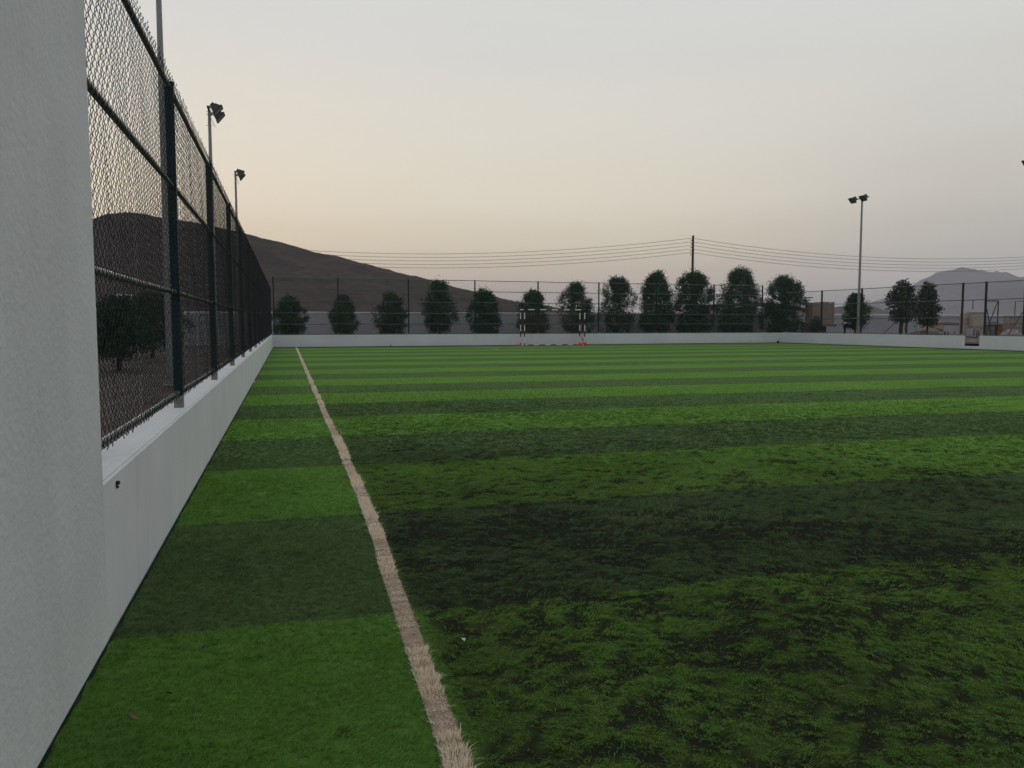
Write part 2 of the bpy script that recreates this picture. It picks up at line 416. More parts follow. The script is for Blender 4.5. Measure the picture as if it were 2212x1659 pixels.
# rows of tufts, some flattened, some missing
row = fbm(Y*9, Y*0+4, 3); gap = fbm(Y*3.1+9, Y*0+1, 2)
rowph = (np.sin(Y*2*np.pi/.085+6*gap)+1)/2
keep = rng.random(len(X)) < np.where(gap < .46, .25+.35*rowph, .6+.4*rowph)
X, Y, o, row, gap = X[keep], Y[keep], o[keep], row[keep], gap[keep]
n = len(X)
d = np.hypot(X, Y)
h = np.where(gap < .46, .016, .033)*(.6+.5*rng.random(n))*(.3+.75*row+.6*rowph[keep])
wid = np.clip(.0011*d, .003, .02)*(.7+.6*rng.random(n))
az = np.where(o > 0, 0, np.pi)+rng.normal(0, 1.2, n)
az = np.where(gap < .46, rng.random(n)*6.28, az); lean = np.clip(np.abs(o)*.8+np.where(gap < .46, 1.0, .1)+rng.normal(0, .3, n), .05, 1.9)
P, Fq, at = blades(X, Y, h, wid, lean, az, np.clip(.62+.7*row+rng.normal(0, .2, n)-(gap < .46)*(d < 5)*.4, 0, 1), z0=.003)
tag(link('sideline', np_mesh('sideline', P, Fq, [M['beige']], at)), kind='stuff')
m_ = MB()
ly = np.linspace(1, 43.5, 120); lc = line_c(ly)
m_.add([(float(c)-.042, float(y), .009) for c, y in zip(lc, ly)]+[(float(c)+.042, float(y), .009) for c, y in zip(lc, ly)], [(i, 120+i, 121+i, i+1) for i in range(119)])
tag(m_.build('sideline_backing', mat('beige_backing', (.30, .22, .16), .9, .1, (30, .3))), kind='structure')
m_ = MB()  # thin uneven dark green strips along the feet of the low walls
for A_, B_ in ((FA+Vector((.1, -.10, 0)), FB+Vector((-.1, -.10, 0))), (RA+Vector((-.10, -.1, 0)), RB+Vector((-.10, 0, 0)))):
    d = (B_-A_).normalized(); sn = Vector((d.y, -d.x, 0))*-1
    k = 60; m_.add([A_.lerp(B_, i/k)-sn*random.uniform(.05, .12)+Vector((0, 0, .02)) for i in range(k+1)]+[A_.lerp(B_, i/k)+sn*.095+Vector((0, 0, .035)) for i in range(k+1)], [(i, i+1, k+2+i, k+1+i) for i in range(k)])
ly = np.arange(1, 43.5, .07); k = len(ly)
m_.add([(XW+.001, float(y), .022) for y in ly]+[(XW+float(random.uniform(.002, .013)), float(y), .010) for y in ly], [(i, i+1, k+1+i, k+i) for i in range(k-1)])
tag(m_.build('wall_foot_strip', mat('dark_green_strip', (.02, .035, .02), .95, 0., (12, .4))), kind='structure')
# worn white lines: only fragments of the fibres still show
def worn_line(name, A_, B_, wdt, keep_f, seed):
    r2 = random.Random(seed); A_ = Vector(A_); B_ = Vector(B_); d = B_-A_; Ln = d.length; d.normalize(); s = Vector((-d.y, d.x, 0))
    m = MB(); t = 0
    while t < Ln:
        l = r2.uniform(.1, .7)*(2.2 if keep_f(t/Ln) > .8 else 1)
        if r2.random() < keep_f(t/Ln):
            k = 6; top = []; bot = []
            w0 = wdt*r2.uniform(.4, 1.)
            for i in range(k+1):
                c = A_+d*(t+l*i/k); e = math.sin(math.pi*i/k)**.5 if 0 < i < k else .1
                top.append(c+s*w0*e*r2.uniform(.35, .5)+Vector((0, 0, .016))); bot.append(c-s*w0*e*r2.uniform(.35, .5)+Vector((0, 0, .016)))
            m.add(bot+top, [(i, i+1, k+2+i, k+1+i) for i in range(k)])
        t += l+r2.uniform(.02, .25)
    o = m.build(name, mat(name+'_fibre', (.5, .52, .42), .8, .1, (40, .25)))
    return tag(o, kind='structure')
worn_line('halfway_line', (.55, 22.85, 0), (31.5, 24.2, 0), .07, lambda t: .45 if t < .12 else .35 if t < .25 else .72 if t < .45 else .85, 3)
worn_line('goal_area_line', (9.98, 37.9, 0), (10.05, 43.4, 0), .1, lambda t: .95, 5)
worn_line('goal_area_line', (20.6, 40.6, 0), (20.9, 44.6, 0), .1, lambda t: .8, 6)
worn_line('penalty_mark_line', (14.4, 40.4, 0), (15.3, 40.45, 0), .08, lambda t: .6, 8)

# ------------------------------------------------------------------ low walls and pillar
WH, WT = .66, .20
def wall_mesh(name, segs, m, bev=.012):
    """segs: list of (A, B, height, outward thickness vector) quads extruded"""
    bm = bmesh.new()
    for A_, B_, h, T in segs:
        A_, B_, T = Vector(A_), Vector(B_), Vector(T)
        lo = [bm.verts.new(p+Vector((0, 0, -.03))) for p in (A_, B_, B_+T, A_+T)]
        hi = [bm.verts.new(p+Vector((0, 0, h))) for p in (A_, B_, B_+T, A_+T)]
        bm.faces.new(lo[::-1]); bm.faces.new(hi)
        for i in range(4): bm.faces.new((lo[i], lo[(i+1) % 4], hi[(i+1) % 4], hi[i]))
    bmesh.ops.recalc_face_normals(bm, faces=bm.faces)
    ed = [e for e in bm.edges if all(v.co.z > .1 for v in e.verts)]
    bmesh.ops.bevel(bm, geom=ed, offset=bev, segments=3, affect='EDGES')
    me = bpy.data.meshes.new(name); bm.to_mesh(me); bm.free(); me.materials.append(m); return me
wl = link('low_wall', wall_mesh('low_wall', [((XW-.003, 3.475, 0), (XW-.003, 43.64, 0), WH, (-WT, 0, 0))], M['paint']))
tag(wl, 'long low white wall running away along the left side of the pitch', 'wall', 'low white walls round the pitch')
fd = (FB-FA).normalized(); fn = Vector((-fd.y, fd.x, 0))
wf = link('low_wall', wall_mesh('low_wall_back', [(FA-fd*.115, FB+fd*.2, WH, fn*WT)], M['paint_far']))
tag(wf, 'low white wall behind the striped goal at the far end', 'wall', 'low white walls round the pitch')
rd = (RB-RA).normalized(); rn = Vector((-rd.y, rd.x, 0))
P6 = [on_line(x, RA, RB) for x in (1771, 1857, 1955, 2074, 2124, 2208)]
n0, n1 = on_line(2079.5, RA, RB), on_line(2117, RA, RB)
wr_ = link('low_wall', wall_mesh('low_wall_side', [(RA, n0, .67, rn*WT), (n0+rd*.001, n1-rd*.001, .17, rn*WT), (n1, RB, .68, rn*WT)], M['paint_far']))
tag(wr_, 'low white wall with a notched opening, on the right side of the pitch', 'wall', 'low white walls round the pitch')
m = MB(); p = pX(252, 1041, XW)
m.tube([(XW-.02, p.y, p.z-.004), (XW+.012, p.y, p.z-.004)], .009, 6, smooth=False); m.tube([(XW-.01, p.y, p.z-.006), (XW-.005+.012, p.y-.002, p.z-.026)], .006, 6)
m.build('bolt', M['rust'], wl)
pm = link('white_pillar', wall_mesh('white_pillar', [((XW, 1.1, 0), (XW, 3.475, 0), 3.3, (-.75, 0, 0))], mat('rough_pillar_paint', (.64, .65, .645), .75, .2, (1.6, .07, 8), (32, .8, .006), 0., .07)))
tag(pm, 'tall rough plastered white pillar close by at the left edge', 'pillar')
wn = link('low_wall', wall_mesh('low_wall_near', [((XW-.003, -6, 0), (XW-.003, 1.09, 0), WH, (-WT, 0, 0))], M['paint']))
tag(wn, 'low white wall on the near side of the tall pillar', 'wall', 'low white walls round the pitch')

# ------------------------------------------------------------------ chain link fences
def chain_mesh(name, Ln, z0, z1, p=.06, smp=8, r=.0016, th=.0055, jit=1., spikes=True, sag=0.):
    w = p/2; nw = int(Ln/w); V = []; Fs = []; off = 0
    k = np.arange(int((z1-z0)/p*smp)+1)
    for i in range(nw):
        ph = 2*np.pi*k/smp+math.pi*(i % 2)
        u = .5-.5*np.cos(ph); tri = np.abs(((ph/np.pi) % 2)-1); u = .35*u+.65*(1-tri)
        jx = rng.normal(0, .0022*jit); jd = rng.normal(0, .003*jit); jz = rng.normal(0, .003*jit)
        x = i*w+jx+w*(u*1.07-.035); z = z0+k*p/smp+jz
        y = -th*np.clip(1.7*np.sin(ph), -1, 1)+jd+.006*jit*np.sin(z*2.1+i*.05)+.003*jit*np.sin(z*7+i*.3)
        if sag: z = z+sag*(z-z0)/(z1-z0)*-4*(i/nw)*(1-i/nw)
        ring = []
        for a in (90, 210, 330):
            ring.append(np.stack([x+r*math.cos(R(a)), y+r*math.sin(R(a)), z], -1))
        V.append(np.stack(ring, 1).reshape(-1, 3))
        b = off+np.arange(len(k)-1)[:, None]*3
        for a in range(3):
            c = (a+1) % 3
            Fs.append(b+np.array([[a, c, 3+c, 3+a]]))
        off += len(k)*3
    if spikes:                                # twisted wire ends along the top and bottom edges
        for i in range(0, nw, 2):
            for top in (1, 0):
                s = 1 if top else -1
                zb = z1 if top else z0
                x = (i+1)*w+rng.normal(0, .003); hh = rng.uniform(.012, .034); lx = rng.normal(0, .012); ly = rng.normal(0, .008)
                pts = [(x-.008, 0, zb-.012*s), (x, .003, zb+.008*s), (x+.004+lx*.4, -.003+ly*.4, zb+.5*hh*s), (x+lx, ly, zb+hh*s)]
                rr = (r, r*1.5, r*1.6, r*.9)
                V.append(np.array([[q_[0]+rq*math.cos(R(a)), q_[1]+rq*math.sin(R(a)), q_[2]] for q_, rq in zip(pts, rr) for a in (90, 210, 330)]))
                b = off+np.arange(3)[:, None]*3
                for a in range(3):
                    c = (a+1) % 3; Fs.append(b+np.array([[a, c, 3+c, 3+a]]))
                off += 12
    return np_mesh(name, np.concatenate(V), Fs, [M['wire']], smooth=True)
def fence(label, posts, zt, rails, name_mesh, base, width, wire_off, mesh_args, foot=True, post_m=None, skip_low=None, round_post=False):
    f = empty('chain_link_fence', posts[0][:2]+(0,) if isinstance(posts[0], tuple) else (posts[0].x, posts[0].y, 0), 0, label, 'fence', 'green chain link fences round the pitch')
    O = f.location.copy()
    meshes = {}
    for i, p in enumerate(posts):
        d = ((posts[i+1]-p) if i+1 < len(posts) else (p-posts[i-1])).normalized(); az = math.atan2(d.y, d.x)
        rot = Matrix.Rotation(az, 3, 'Z'); m = MB(); q_ = p-O
        m.box((q_.x, q_.y, (base+.10+zt)/2), (width, width, zt-base-.10), 0, rot)
        m.box((q_.x, q_.y, zt+.006), (width+.012, width+.012, .012), 0, rot)
        m.build('post', M['post'] if name_mesh == 'left' else M['post_dark'], f)
        m = MB(); m.box((q_.x, q_.y, base+.05), (width+.004, width+.004, .10), 0, rot)
        m.build('post_foot', M['foot'], f)
    for i in range(len(posts)-1):
        a, b = posts[i], posts[i+1]; d = (b-a); Ln = d.length; d = d.normalized(); az = math.atan2(d.y, d.x)
        gap = skip_low is not None and i == skip_low
        zs = rails if not gap else rails[-2:]
        for z in zs:
            m = MB(); k = 6
            m.tube([a-O+d*(width/2)+(b-a-d*width)*(t/k)+Vector((0, 0, z-.006*math.sin(math.pi*t/k))) for t in range(k+1)], .019, 8)
            m.build('rail', M['rail'], f)
        key = (round(Ln, 1), gap)
        if key not in meshes:
            z0 = rails[0]+.005 if skip_low is None and name_mesh == 'left' else base+.05 if not gap else zs[0]-.04
            meshes[key] = chain_mesh('mesh_panel', Ln, z0, zt-.01, **mesh_args)
        o = link('mesh_panel', meshes[key], f)
        o.location = a-O+wire_off; o.rotation_euler = (0, 0, az)
    return f
left_posts = [Vector((-.80, 3.30, 0))]+[Vector((-.80, 6.50+3.1*i, 0)) for i in range(12)]+[Vector((-.80, 43.72, 0))]
lp0 = left_posts[0]
fl = fence('tall green chain link fence on the left wall, seen along its length', left_posts, 3.055, [.775, 1.53, 2.32, 3.03], 'left', WH-.004, .060, Vector((.040, 0, 0)), dict(p=.076, smp=12, r=.0022, th=.0064, jit=.5))
ff_posts = [on_line(x, FA+fn*.1, FB+fn*.1) for x in (731, 883, 1026, 1162, 1293, 1417, 1541)]
ff_posts = [FA+fn*.1+fd*.16]+ff_posts+[FA+fn*.1+fd*30.4]
fence('green chain link fence with five rails behind the goal at the far end', ff_posts, 3.70, [.70, 1.24, 1.83, 2.45, 3.07, 3.68], 'far', WH-.004, .062, -fn*.043, dict(p=.07, smp=4, r=.0019, th=.003, spikes=False))
rp = [RA+rn*.1+rd*.25]+[p+rn*.1 for p in P6]+[P6[-1]+rn*.1+rd*3.2, P6[-1]+rn*.1+rd*6.4]
fr = fence('chain link fence with a doorway gap beside the mountain on the right', rp, 3.26, [.72, 1.55, 2.42, 3.24], 'right', WH+.006, .075, -rn*.05, dict(p=.07, smp=4, r=.0019, th=.003, spikes=True), skip_low=4)
m = MB(); c = (P6[3]*.54+P6[4]*.46)+rn*.1-fr.location; m.tube([(c.x, c.y, 1.94), (c.x, c.y, 2.40)], .018, 8); m.build('latch_bar', M['post'], fr)

# ------------------------------------------------------------------ floodlights
def floodlight(loc, h, rz, label, base_z=0.):
    """arm lies along local y, lamps face local +x and down"""
    f = empty('floodlight', (loc[0], loc[1], base_z), rz, label, 'floodlight', 'floodlight poles round the pitch')
    H_ = h-base_z
    m = MB(); m.tube([(0, 0, 0), (0, 0, H_*.5), (0, 0, H_)], [.085, .07, .05], 12)
    for z in (.06, .14, .5): m.tube([(-.11, 0, H_-z), (.11, 0, H_-z)], .008, 6)
    m.box((0, 0, .01), (.26, .26, .02)); m.build('pole', M['pole'], f)
    m = MB(); m.box((.0, 0, H_-.02), (.06, 1.15, .05)); m.build('crossarm', M['lamp'], f)
    m = MB(); m.tube([(0, .1, H_-.1), (.06, .16, H_-.28), (.16, .2, H_-.5)], .007, 6); m.build('loose_wire', M['cable'], f)
    for y in (-.46, .46):
        rot = Matrix.Rotation(R(40), 3, 'Y')
        c = Vector((.26, y, H_-.06))
        def P(x, yy, z): return c+rot @ Vector((x, yy, z))
        m = MB()
        back, front = (-.13, .13, .10), (.06, .20, .165)
        vs = [P(b_[0], sy*b_[1], sz*b_[2]) for b_ in (back, front) for sy, sz in ((-1, -1), (1, -1), (1, 1), (-1, 1))]
        m.add(vs, [(3, 2, 1, 0), (0, 1, 5, 4), (1, 2, 6, 5), (2, 3, 7, 6), (3, 0, 4, 7)])
        m.box(P(.08, 0, .175), (.05, .45, .03), 0, rot); m.box(P(.08, 0, -.175), (.05, .45, .03), 0, rot)
        m.box(P(.08, .21, 0), (.05, .03, .32), 0, rot); m.box(P(.08, -.21, 0), (.05, .03, .32), 0, rot)
        for sy in (-1, 1): m.tube([(.02, y+sy*.1, H_-.02), P(-.12, sy*.1, 0)], .022, 6)
        m.box(P(-.17, 0, .02), (.09, .16, .13), 0, rot)
        lm = m.build('lamp', M['lamp'], f)
        m = MB(); m.box(P(.085, 0, 0), (.012, .39, .32), 0, rot); m.build('lens', M['lens'], lm)
    return f
XP = -2.35
for (x, y, lab) in ((351, 250, 'nearest light pole behind the left fence, its lamps above the picture'), (452, 238, 'floodlight with two dark lamps just above the left fence, nearer one'), (508.5, 374, 'small floodlight with two dark lamps farther along the left fence')):
    p = pX(x, y, XP); floodlight(p, 8.6 if x < 400 else p.z, 0, lab)
LINE0, LINE1 = Vector((33.0, 45, 0)), Vector((33.6, 20, 0))
pd = on_line(1853.5, LINE0, LINE1)
floodlight(pd, 8.72, math.pi, 'tall floodlight on a grey pole beyond the right fence, two lamps', .30)
pe = on_line(2234, LINE0, LINE1)
floodlight(pe, 8.75, math.pi, 'floodlight at the extreme right edge, only its lamp tip showing', .30)

# ------------------------------------------------------------------ goal
GX0, GX1, GYF, GYR, GH = 12.95, 16.58, 43.45, 44.25, 2.05
gl = empty('goal', (GX0, GYF, 0), 0, 'small goal with black and white striped posts in front of far wall', 'goal')
def striped(name, A_, B_, brk, first, r=.031):
    A_, B_ = Vector(A_)-gl.location, Vector(B_)-gl.location; L_ = (B_-A_).length; d = (B_-A_).normalized()
    m = MB(); c = [0]+[b for b in brk if b < L_-.01]+[L_]
    for i in range(len(c)-1):
        m.tube([A_+d*c[i], A_+d*c[i+1]], r, 8, (first+i) % 2, cap=True)
    return m.build(name, [M['gblack'], M['gwhite']], gl)
vb = [.14, .50, .83, 1.18, 1.51, 1.88]
for x in (GX0, GX1):
    striped('post', (x, GYF, .01), (x, GYF, GH-.04), vb, 0); striped('rear_post', (x, GYR, .01), (x, GYR, GH-.04), vb, 0, .032)
    striped('side_bar', (x, GYF+.045, GH), (x, GYR+.03, GH), [], 1 if x == GX0 else 0, .03)
    striped('ground_bar', (x, GYF+.045, .03), (x, GYR-.035, .03), [], 1, .025)
striped('crossbar', (GX0-.04, GYF, GH), (GX1+.04, GYF, GH), [.26+.353*i for i in range(12)], 0, .031)
striped('ground_bar', (GX0+.045, GYR+.06, .03), (GX1-.045, GYR+.06, .03), [.05+.35*i for i in range(12)], 0, .026)
m = MB()
def net_sheet(A_, U, V_, nu, nv, sag):
    A_, U, V_ = Vector(A_)-gl.location, Vector(U), Vector(V_); nn = U.cross(V_).normalized()
    def pt(a, b): return A_+U*a+V_*b+nn*sag*math.sin(math.pi*a)*math.sin(math.pi*b)
    for i in range(nu+1): m.tube([pt(i/nu, j/10) for j in range(11)], .0012, 3, cap=False)
    for j in range(nv+1): m.tube([pt(i/10, j/nv) for i in range(11)], .0012, 3, cap=False)
net_sheet((GX0, GYR+.03, .05), (GX1-GX0, 0, 0), (0, 0, GH-.1), 30, 16, -.12)
net_sheet((GX0, GYF+.03, .05), (0, GYR-GYF, 0), (0, 0, GH-.1), 5, 14, .05)
net_sheet((GX1, GYF+.03, .05), (0, GYR-GYF, 0), (0, 0, GH-.1), 5, 14, .05)
for k in range(9): m.tube([(GX1-gl.location.x+.01, .5+.03*k, 1.4-.1*k), (GX1-gl.location.x+.02*k*.5, .55+.03*k, .6), (GX1-gl.location.x+.05*k, .4+.05*k, .05)], .005, 4)
for k in range(4): m.tube([(3.63, .25, .75), (3.72+.01*k, .3, .4), (3.84+.02*k, .35, .12)], .006, 4)
m.build('net', M['net'], gl)
def heap(parent, c, sx, sy, sz, mt, name, seed, org=None):
    m = MB(); n, k = 16, 6; r2 = random.Random(seed); vs = []
    for j in range(k+1):
        a = math.pi/2*j/k
        for i in range(n):
            t = 2*math.pi*i/n; q_ = r2.uniform(.8, 1.18)
            vs.append(Vector(c)+Vector((sx*math.cos(t)*math.cos(a)*q_, sy*math.sin(t)*math.cos(a)*q_, sz*math.sin(a)*r2.uniform(.75, 1.15))))
    m.add(vs, [(j*n+i, j*n+(i+1) % n, (j+1)*n+(i+1) % n, (j+1)*n+i) for j in range(k) for i in range(n)], 0, True)
    return m.build(name, mt, parent)
heap(gl, (3.66, .45, .0), .36, .28, .13, M['netheap'], 'bunched_net', 2); heap(gl, (-.05, .75, .0), .2, .2, .07, M['netheap'], 'bunched_net', 3)

# ------------------------------------------------------------------ small things on the pitch
def lying(name, xd, yd, size, mt, label, cat, seed, z=.03):
    r2 = random.Random(seed); p = pz(xd, yd, z); m = MB(); n = 7
    o = []
    for i in range(n):
        t = i/(n-1); o.append((size*(t-.5), size*.28*math.sin(math.pi*t)+.001, .25*size*math.sin(3*t+seed)))
    vs = [(a, b, c) for a, b, c in o]+[(a, -b*.8, c+size*.08) for a, b, c in o]+[(a, b, c+.0015) for a, b, c in o]+[(a, -b*.8, c+size*.08+.0015) for a, b, c in o]
    fs = [(i, i+1, n+i+1, n+i) for i in range(n-1)]+[(2*n+i+1, 2*n+i, 3*n+i, 3*n+i+1) for i in range(n-1)]
    m.add(vs, fs, 0, True); e = m.build(name, mt); e.location = p; e.rotation_euler = (0, 0, r2.uniform(0, 6))
    return tag(e, label, cat)
lying('dead_leaf', 360, 1500, .045, M['leaf_dead'], 'curled brown leaf on the bright near strip of turf', 'leaf', 1)
lying('dead_leaf', 288, 1548, .035, M['leaf_dead'], 'brown leaf lowest and nearest the white wall', 'leaf', 2)
lying('dead_leaf', 372, 1370, .035, M['leaf_dead'], 'brown leaf on the edge of the dark turf strip', 'leaf', 3)
lying('litter_scrap', 549, 825, .09, M['paper'], 'white scrap on the turf against the left wall foot', 'litter', 4, .02)
lying('litter_scrap', 847, 956, .07, M['paper'], 'white scrap on a dark strip right of the beige line', 'litter', 5)
lying('litter_scrap', 1000, 1384, .035, M['paper'], 'small pale scrap among the worn turf in front', 'litter', 6)
lying('litter_scrap', 785, 1112, .04, M['paper'], 'pale scrap beside the right edge of the beige line', 'litter', 7)
p = on_line(1143*.5575+0, FA, FB) if False else on_line(843, FA, FB)
m = MB(); m.box((0, 0, .05), (.09, .06, .10), 0, Matrix.Rotation(.4, 3, 'Z'), .7); o = m.build('plastic_cup', mat('orange_plastic', (.4, .14, .07), .5, .3)); o.location = (p.x, p.y-.1, .012)
tag(o, 'tiny orange cup at the foot of the far wall', 'cup')
p = on_line(1690, FA, FB); p = p if p.x < 30.4 else Vector((30.4, 45.1, 0))
bm = bmesh.new(); bmesh.ops.create_icosphere(bm, subdivisions=3, radius=.085)
me = bpy.data.meshes.new('ball'); bm.to_mesh(me); bm.free(); me.materials.append(M['ball'])
for f_ in me.polygons: f_.use_smooth = True
o = link('ball', me); o.location = (p.x, p.y-.2, .085); tag(o, 'small dark ball lying in the far right corner of the pitch', 'ball')

# ------------------------------------------------------------------ terrain behind
def ridge(name, prof, v_foot, v_top, v_end, mt, nu, nv, rough, pw=1.2, seed=0.):
    xs_ = np.array([a for a, b in prof]); ys_ = np.array([b for a, b in prof])
    U = (np.linspace(xs_[0], xs_[-1], nu)-CX)/F*v_top
    hz = np.interp(np.linspace(xs_[0], xs_[-1], nu), xs_, ys_)
    top = np.array([H+ray(CX, y)[2]/ray(CX, y)[3]*v_top for y in hz]); top = np.maximum(top, 0)
    vs = np.concatenate([np.linspace(v_foot, v_top, nv), np.linspace(v_top, v_end, nv//3)[1:]])
    V = []
    for v in vs:
        if v <= v_top: s = ((v-v_foot)/(v_top-v_foot))**pw
        else: s = max(0, 1-((v-v_top)/(v_end-v_top)))**.8
        n = (fbm(U/v_top*110+seed, np.full(nu, v/v_top*110.)+seed, 5)-.5)*2
        z = top*s+n*rough*np.clip(top*.3, 0, 1)*(.35+.65*(s < .98))*min(1, s*4)-.2*(s < .01)
        V.append(np.stack([U*math.cos(YW)+v*math.sin(YW), -U*math.sin(YW)+v*math.cos(YW), z], -1))
    idx = np.arange(len(vs)*nu).reshape(len(vs), nu)
    q = np.stack([idx[:-1, :-1], idx[:-1, 1:], idx[1:, 1:], idx[1:, :-1]], -1).reshape(-1, 4)
    return tag(link(name, np_mesh(name, np.concatenate(V), [q], [mt], smooth=True)), kind='structure')
ridge('hill', [(-500, 690), (-250, 610), (-50, 530), (100, 495), (200, 477), (230, 465), (270, 459), (320, 461), (350, 469), (385, 475), (420, 477), (440, 482), (480, 491), (525, 501), (560, 510), (600, 521), (640, 531), (672, 541), (700, 548), (740, 556), (780, 567), (830, 580), (880, 592), (930, 604), (980, 619), (1030, 632), (1080, 644), (1130, 654), (1200, 664), (1260, 671), (1330, 680), (1420, 692)],
      57, 92, 150, M['hill'], 420, 90, .34)
ridge('mountain', [(1700, 692), (1780, 680), (1850, 667), (1889, 654), (1910, 645.6), (1940, 632), (1975, 615.6), (1989, 607), (2003, 597), (2016, 588.5), (2036, 584.6), (2055, 582.7), (2063, 579.5), (2069, 577.5), (2078, 578.5), (2088, 583.6), (2101, 584.6), (2113, 583), (2125, 586.5), (2138, 587.5), (2145, 584.6), (2156, 592), (2163, 601), (2179, 610), (2196, 619), (2212, 626), (2280, 650), (2380, 668), (2500, 682)],
      900, 1400, 1700, M['mount'], 300, 40, 4., 1.1, 3.)
ridge('low_hill', [(1640, 690), (1700, 676), (1780, 668), (1803, 662.5), (1820, 661.5), (1845, 658), (1866, 658), (1880, 665), (1893, 674), (1920, 690)], 330, 420, 480, M['mount'], 120, 24, .8, 1.2, 8.)
# raised ground on the far side of the right wall
m = MB(); e0 = RA+rn*.4+rd*.0; e1 = RB+rn*.25
m.add([(e0.x, e0.y, .28), (e1.x, e1.y, .28), (70, e1.y, .34), (70, 49.6, .34), (e0.x, 49.6, .28)], [(0, 1, 2, 3, 4)])
m.add([(e0.x, e0.y, .28), (e0.x, 49.6, .28), (e0.x-.05, 49.6, -.05), (e0.x-.05, e0.y, -.05)], [(0, 1, 2, 3)])
tag(m.build('dirt_bank', M['dirt']), kind='structure')

# ------------------------------------------------------------------ boundary walls
def bwall(A_, B_, h, label, T):
    A_, B_, T = Vector(A_), Vector(B_), Vector(T)
    o = link('boundary_wall', wall_mesh('boundary_wall', [(A_, B_, h-.09, T)], M['bwall'], .004)); tag(o, label, 'wall', 'grey boundary walls beyond the pitch')
    c = link('coping', wall_mesh('coping', [(A_-T*.12, B_-T*.12, .09, T*1.24)], M['coping'], .01), o); c.location = (0, 0, h-.085)
    return o
bwall((-7.2, 50, 0), (62, 50.6, 0), 1.97, 'long grey boundary wall behind the row of trees at the far end', (0, .2, 0))
bwall((-7.4, 12, 0), (-7.4, 50.2, 0), 1.9, 'pale boundary wall seen through the left fence mesh', (-.2, 0, 0))

# ------------------------------------------------------------------ trees
def tree(base, h, wdt, zlow, lm, label, seed, n=5200, ls=.085, group='clipped trees round the pitch', shape=1., trunks=1, lop=0.):
    r2 = np.random.default_rng(seed)
    t = empty('tree', base, 0, label, 'tree', group)
    m = MB(); rr = random.Random(seed)
    for k in range(trunks):
        ox = (k-.5*(trunks-1))*.12
        m.tube([(ox, 0, -.02), (ox+rr.uniform(-.04, .04), rr.uniform(-.04, .04), zlow+.2), (ox+rr.uniform(-.1, .1), rr.uniform(-.1, .1), h*.55), (ox+rr.uniform(-.12, .12), 0, h*.85)], [.07, .055, .035, .012], 8)
    for k in range(9):
        z = zlow+.1+(h-zlow)*rr.uniform(.05, .6); a = rr.uniform(0, 6.28); L_ = wdt*.42*rr.uniform(.6, 1)
        m.tube([(0, 0, z), (L_*.5*math.cos(a), L_*.5*math.sin(a), z+.25), (L_*math.cos(a), L_*math.sin(a), z+.55)], [.028, .02, .008], 6)
    m.build('trunk', M['trunk'], t)
    # clumps of leaves through the crown's volume
    nc = int(110+55*wdt)
    zc = r2.random(nc); zc = np.where(r2.random(nc) < .08, .85+.15*r2.random(nc), zc)
    prof = np.clip(np.sin(np.pi*np.clip(zc*.84+.12, 0, 1))**.62*(1.06-.26*zc), .16, 1)*(.85+.3*fbm(zc*5*shape+seed, zc*0+seed*.7, 2))
    a = r2.random(nc)*2*np.pi
    lob = 1+.24*np.sin(a*2+seed)+.16*np.sin(a*3+zc*7+seed*2)
    rad = np.sqrt(r2.random(nc)*.95+.05)*prof*lob*wdt*.47
    C = np.stack([rad*np.cos(a)+lop*wdt*(zc-.5), rad*np.sin(a), zlow+.12+zc*(h-zlow-.2)], -1)
    sz = (.085+.08*r2.random(nc))*(.6+.25*wdt)
    which = r2.integers(0, nc, n)
    P = C[which]+r2.normal(0, 1, (n, 3))*sz[which][:, None]*np.array([.75, .75, .9])
    # sprigs that break the outline
    ns = n//30; w2 = r2.integers(0, nc, ns); dirn = C[w2]-np.array([0, 0, zlow+.4*(h-zlow)]); dirn /= (np.linalg.norm(dirn, axis=1)[:, None]+1e-6)
    P[:ns] = C[w2]+dirn*(sz[w2]*(1.1+.9*r2.random(ns)))[:, None]+r2.normal(0, .03, (ns, 3))
    lo_, hi_ = np.percentile(P[:, 2], .3), np.percentile(P[:, 2], 99.6); P[:, 2] = zlow+(P[:, 2]-lo_)/(hi_-lo_)*(h-zlow)
    s = ls*(.6+.8*r2.random(n))
    d1 = r2.normal(0, 1, (n, 3)); d1[:, 2] -= .3; d1 /= np.linalg.norm(d1, axis=1)[:, None]
    d2 = np.cross(d1, r2.normal(0, 1, (n, 3))); d2 /= np.linalg.norm(d2, axis=1)[:, None]
    V = np.stack([P-d1*s[:, None]*.6, P+d2*s[:, None]*.32, P+d1*s[:, None]*.6, P-d2*s[:, None]*.32], 1).reshape(-1, 3)
    q = np.arange(n*4).reshape(n, 4)
    cr = np.clip(.45+.35*(r2.random(nc)[which]-.5)+r2.normal(0, .2, n), 0, 1)
    link('crown', np_mesh('crown', V, [q], [lm], {'rnd': np.repeat(cr, 4)}), t)
    return t
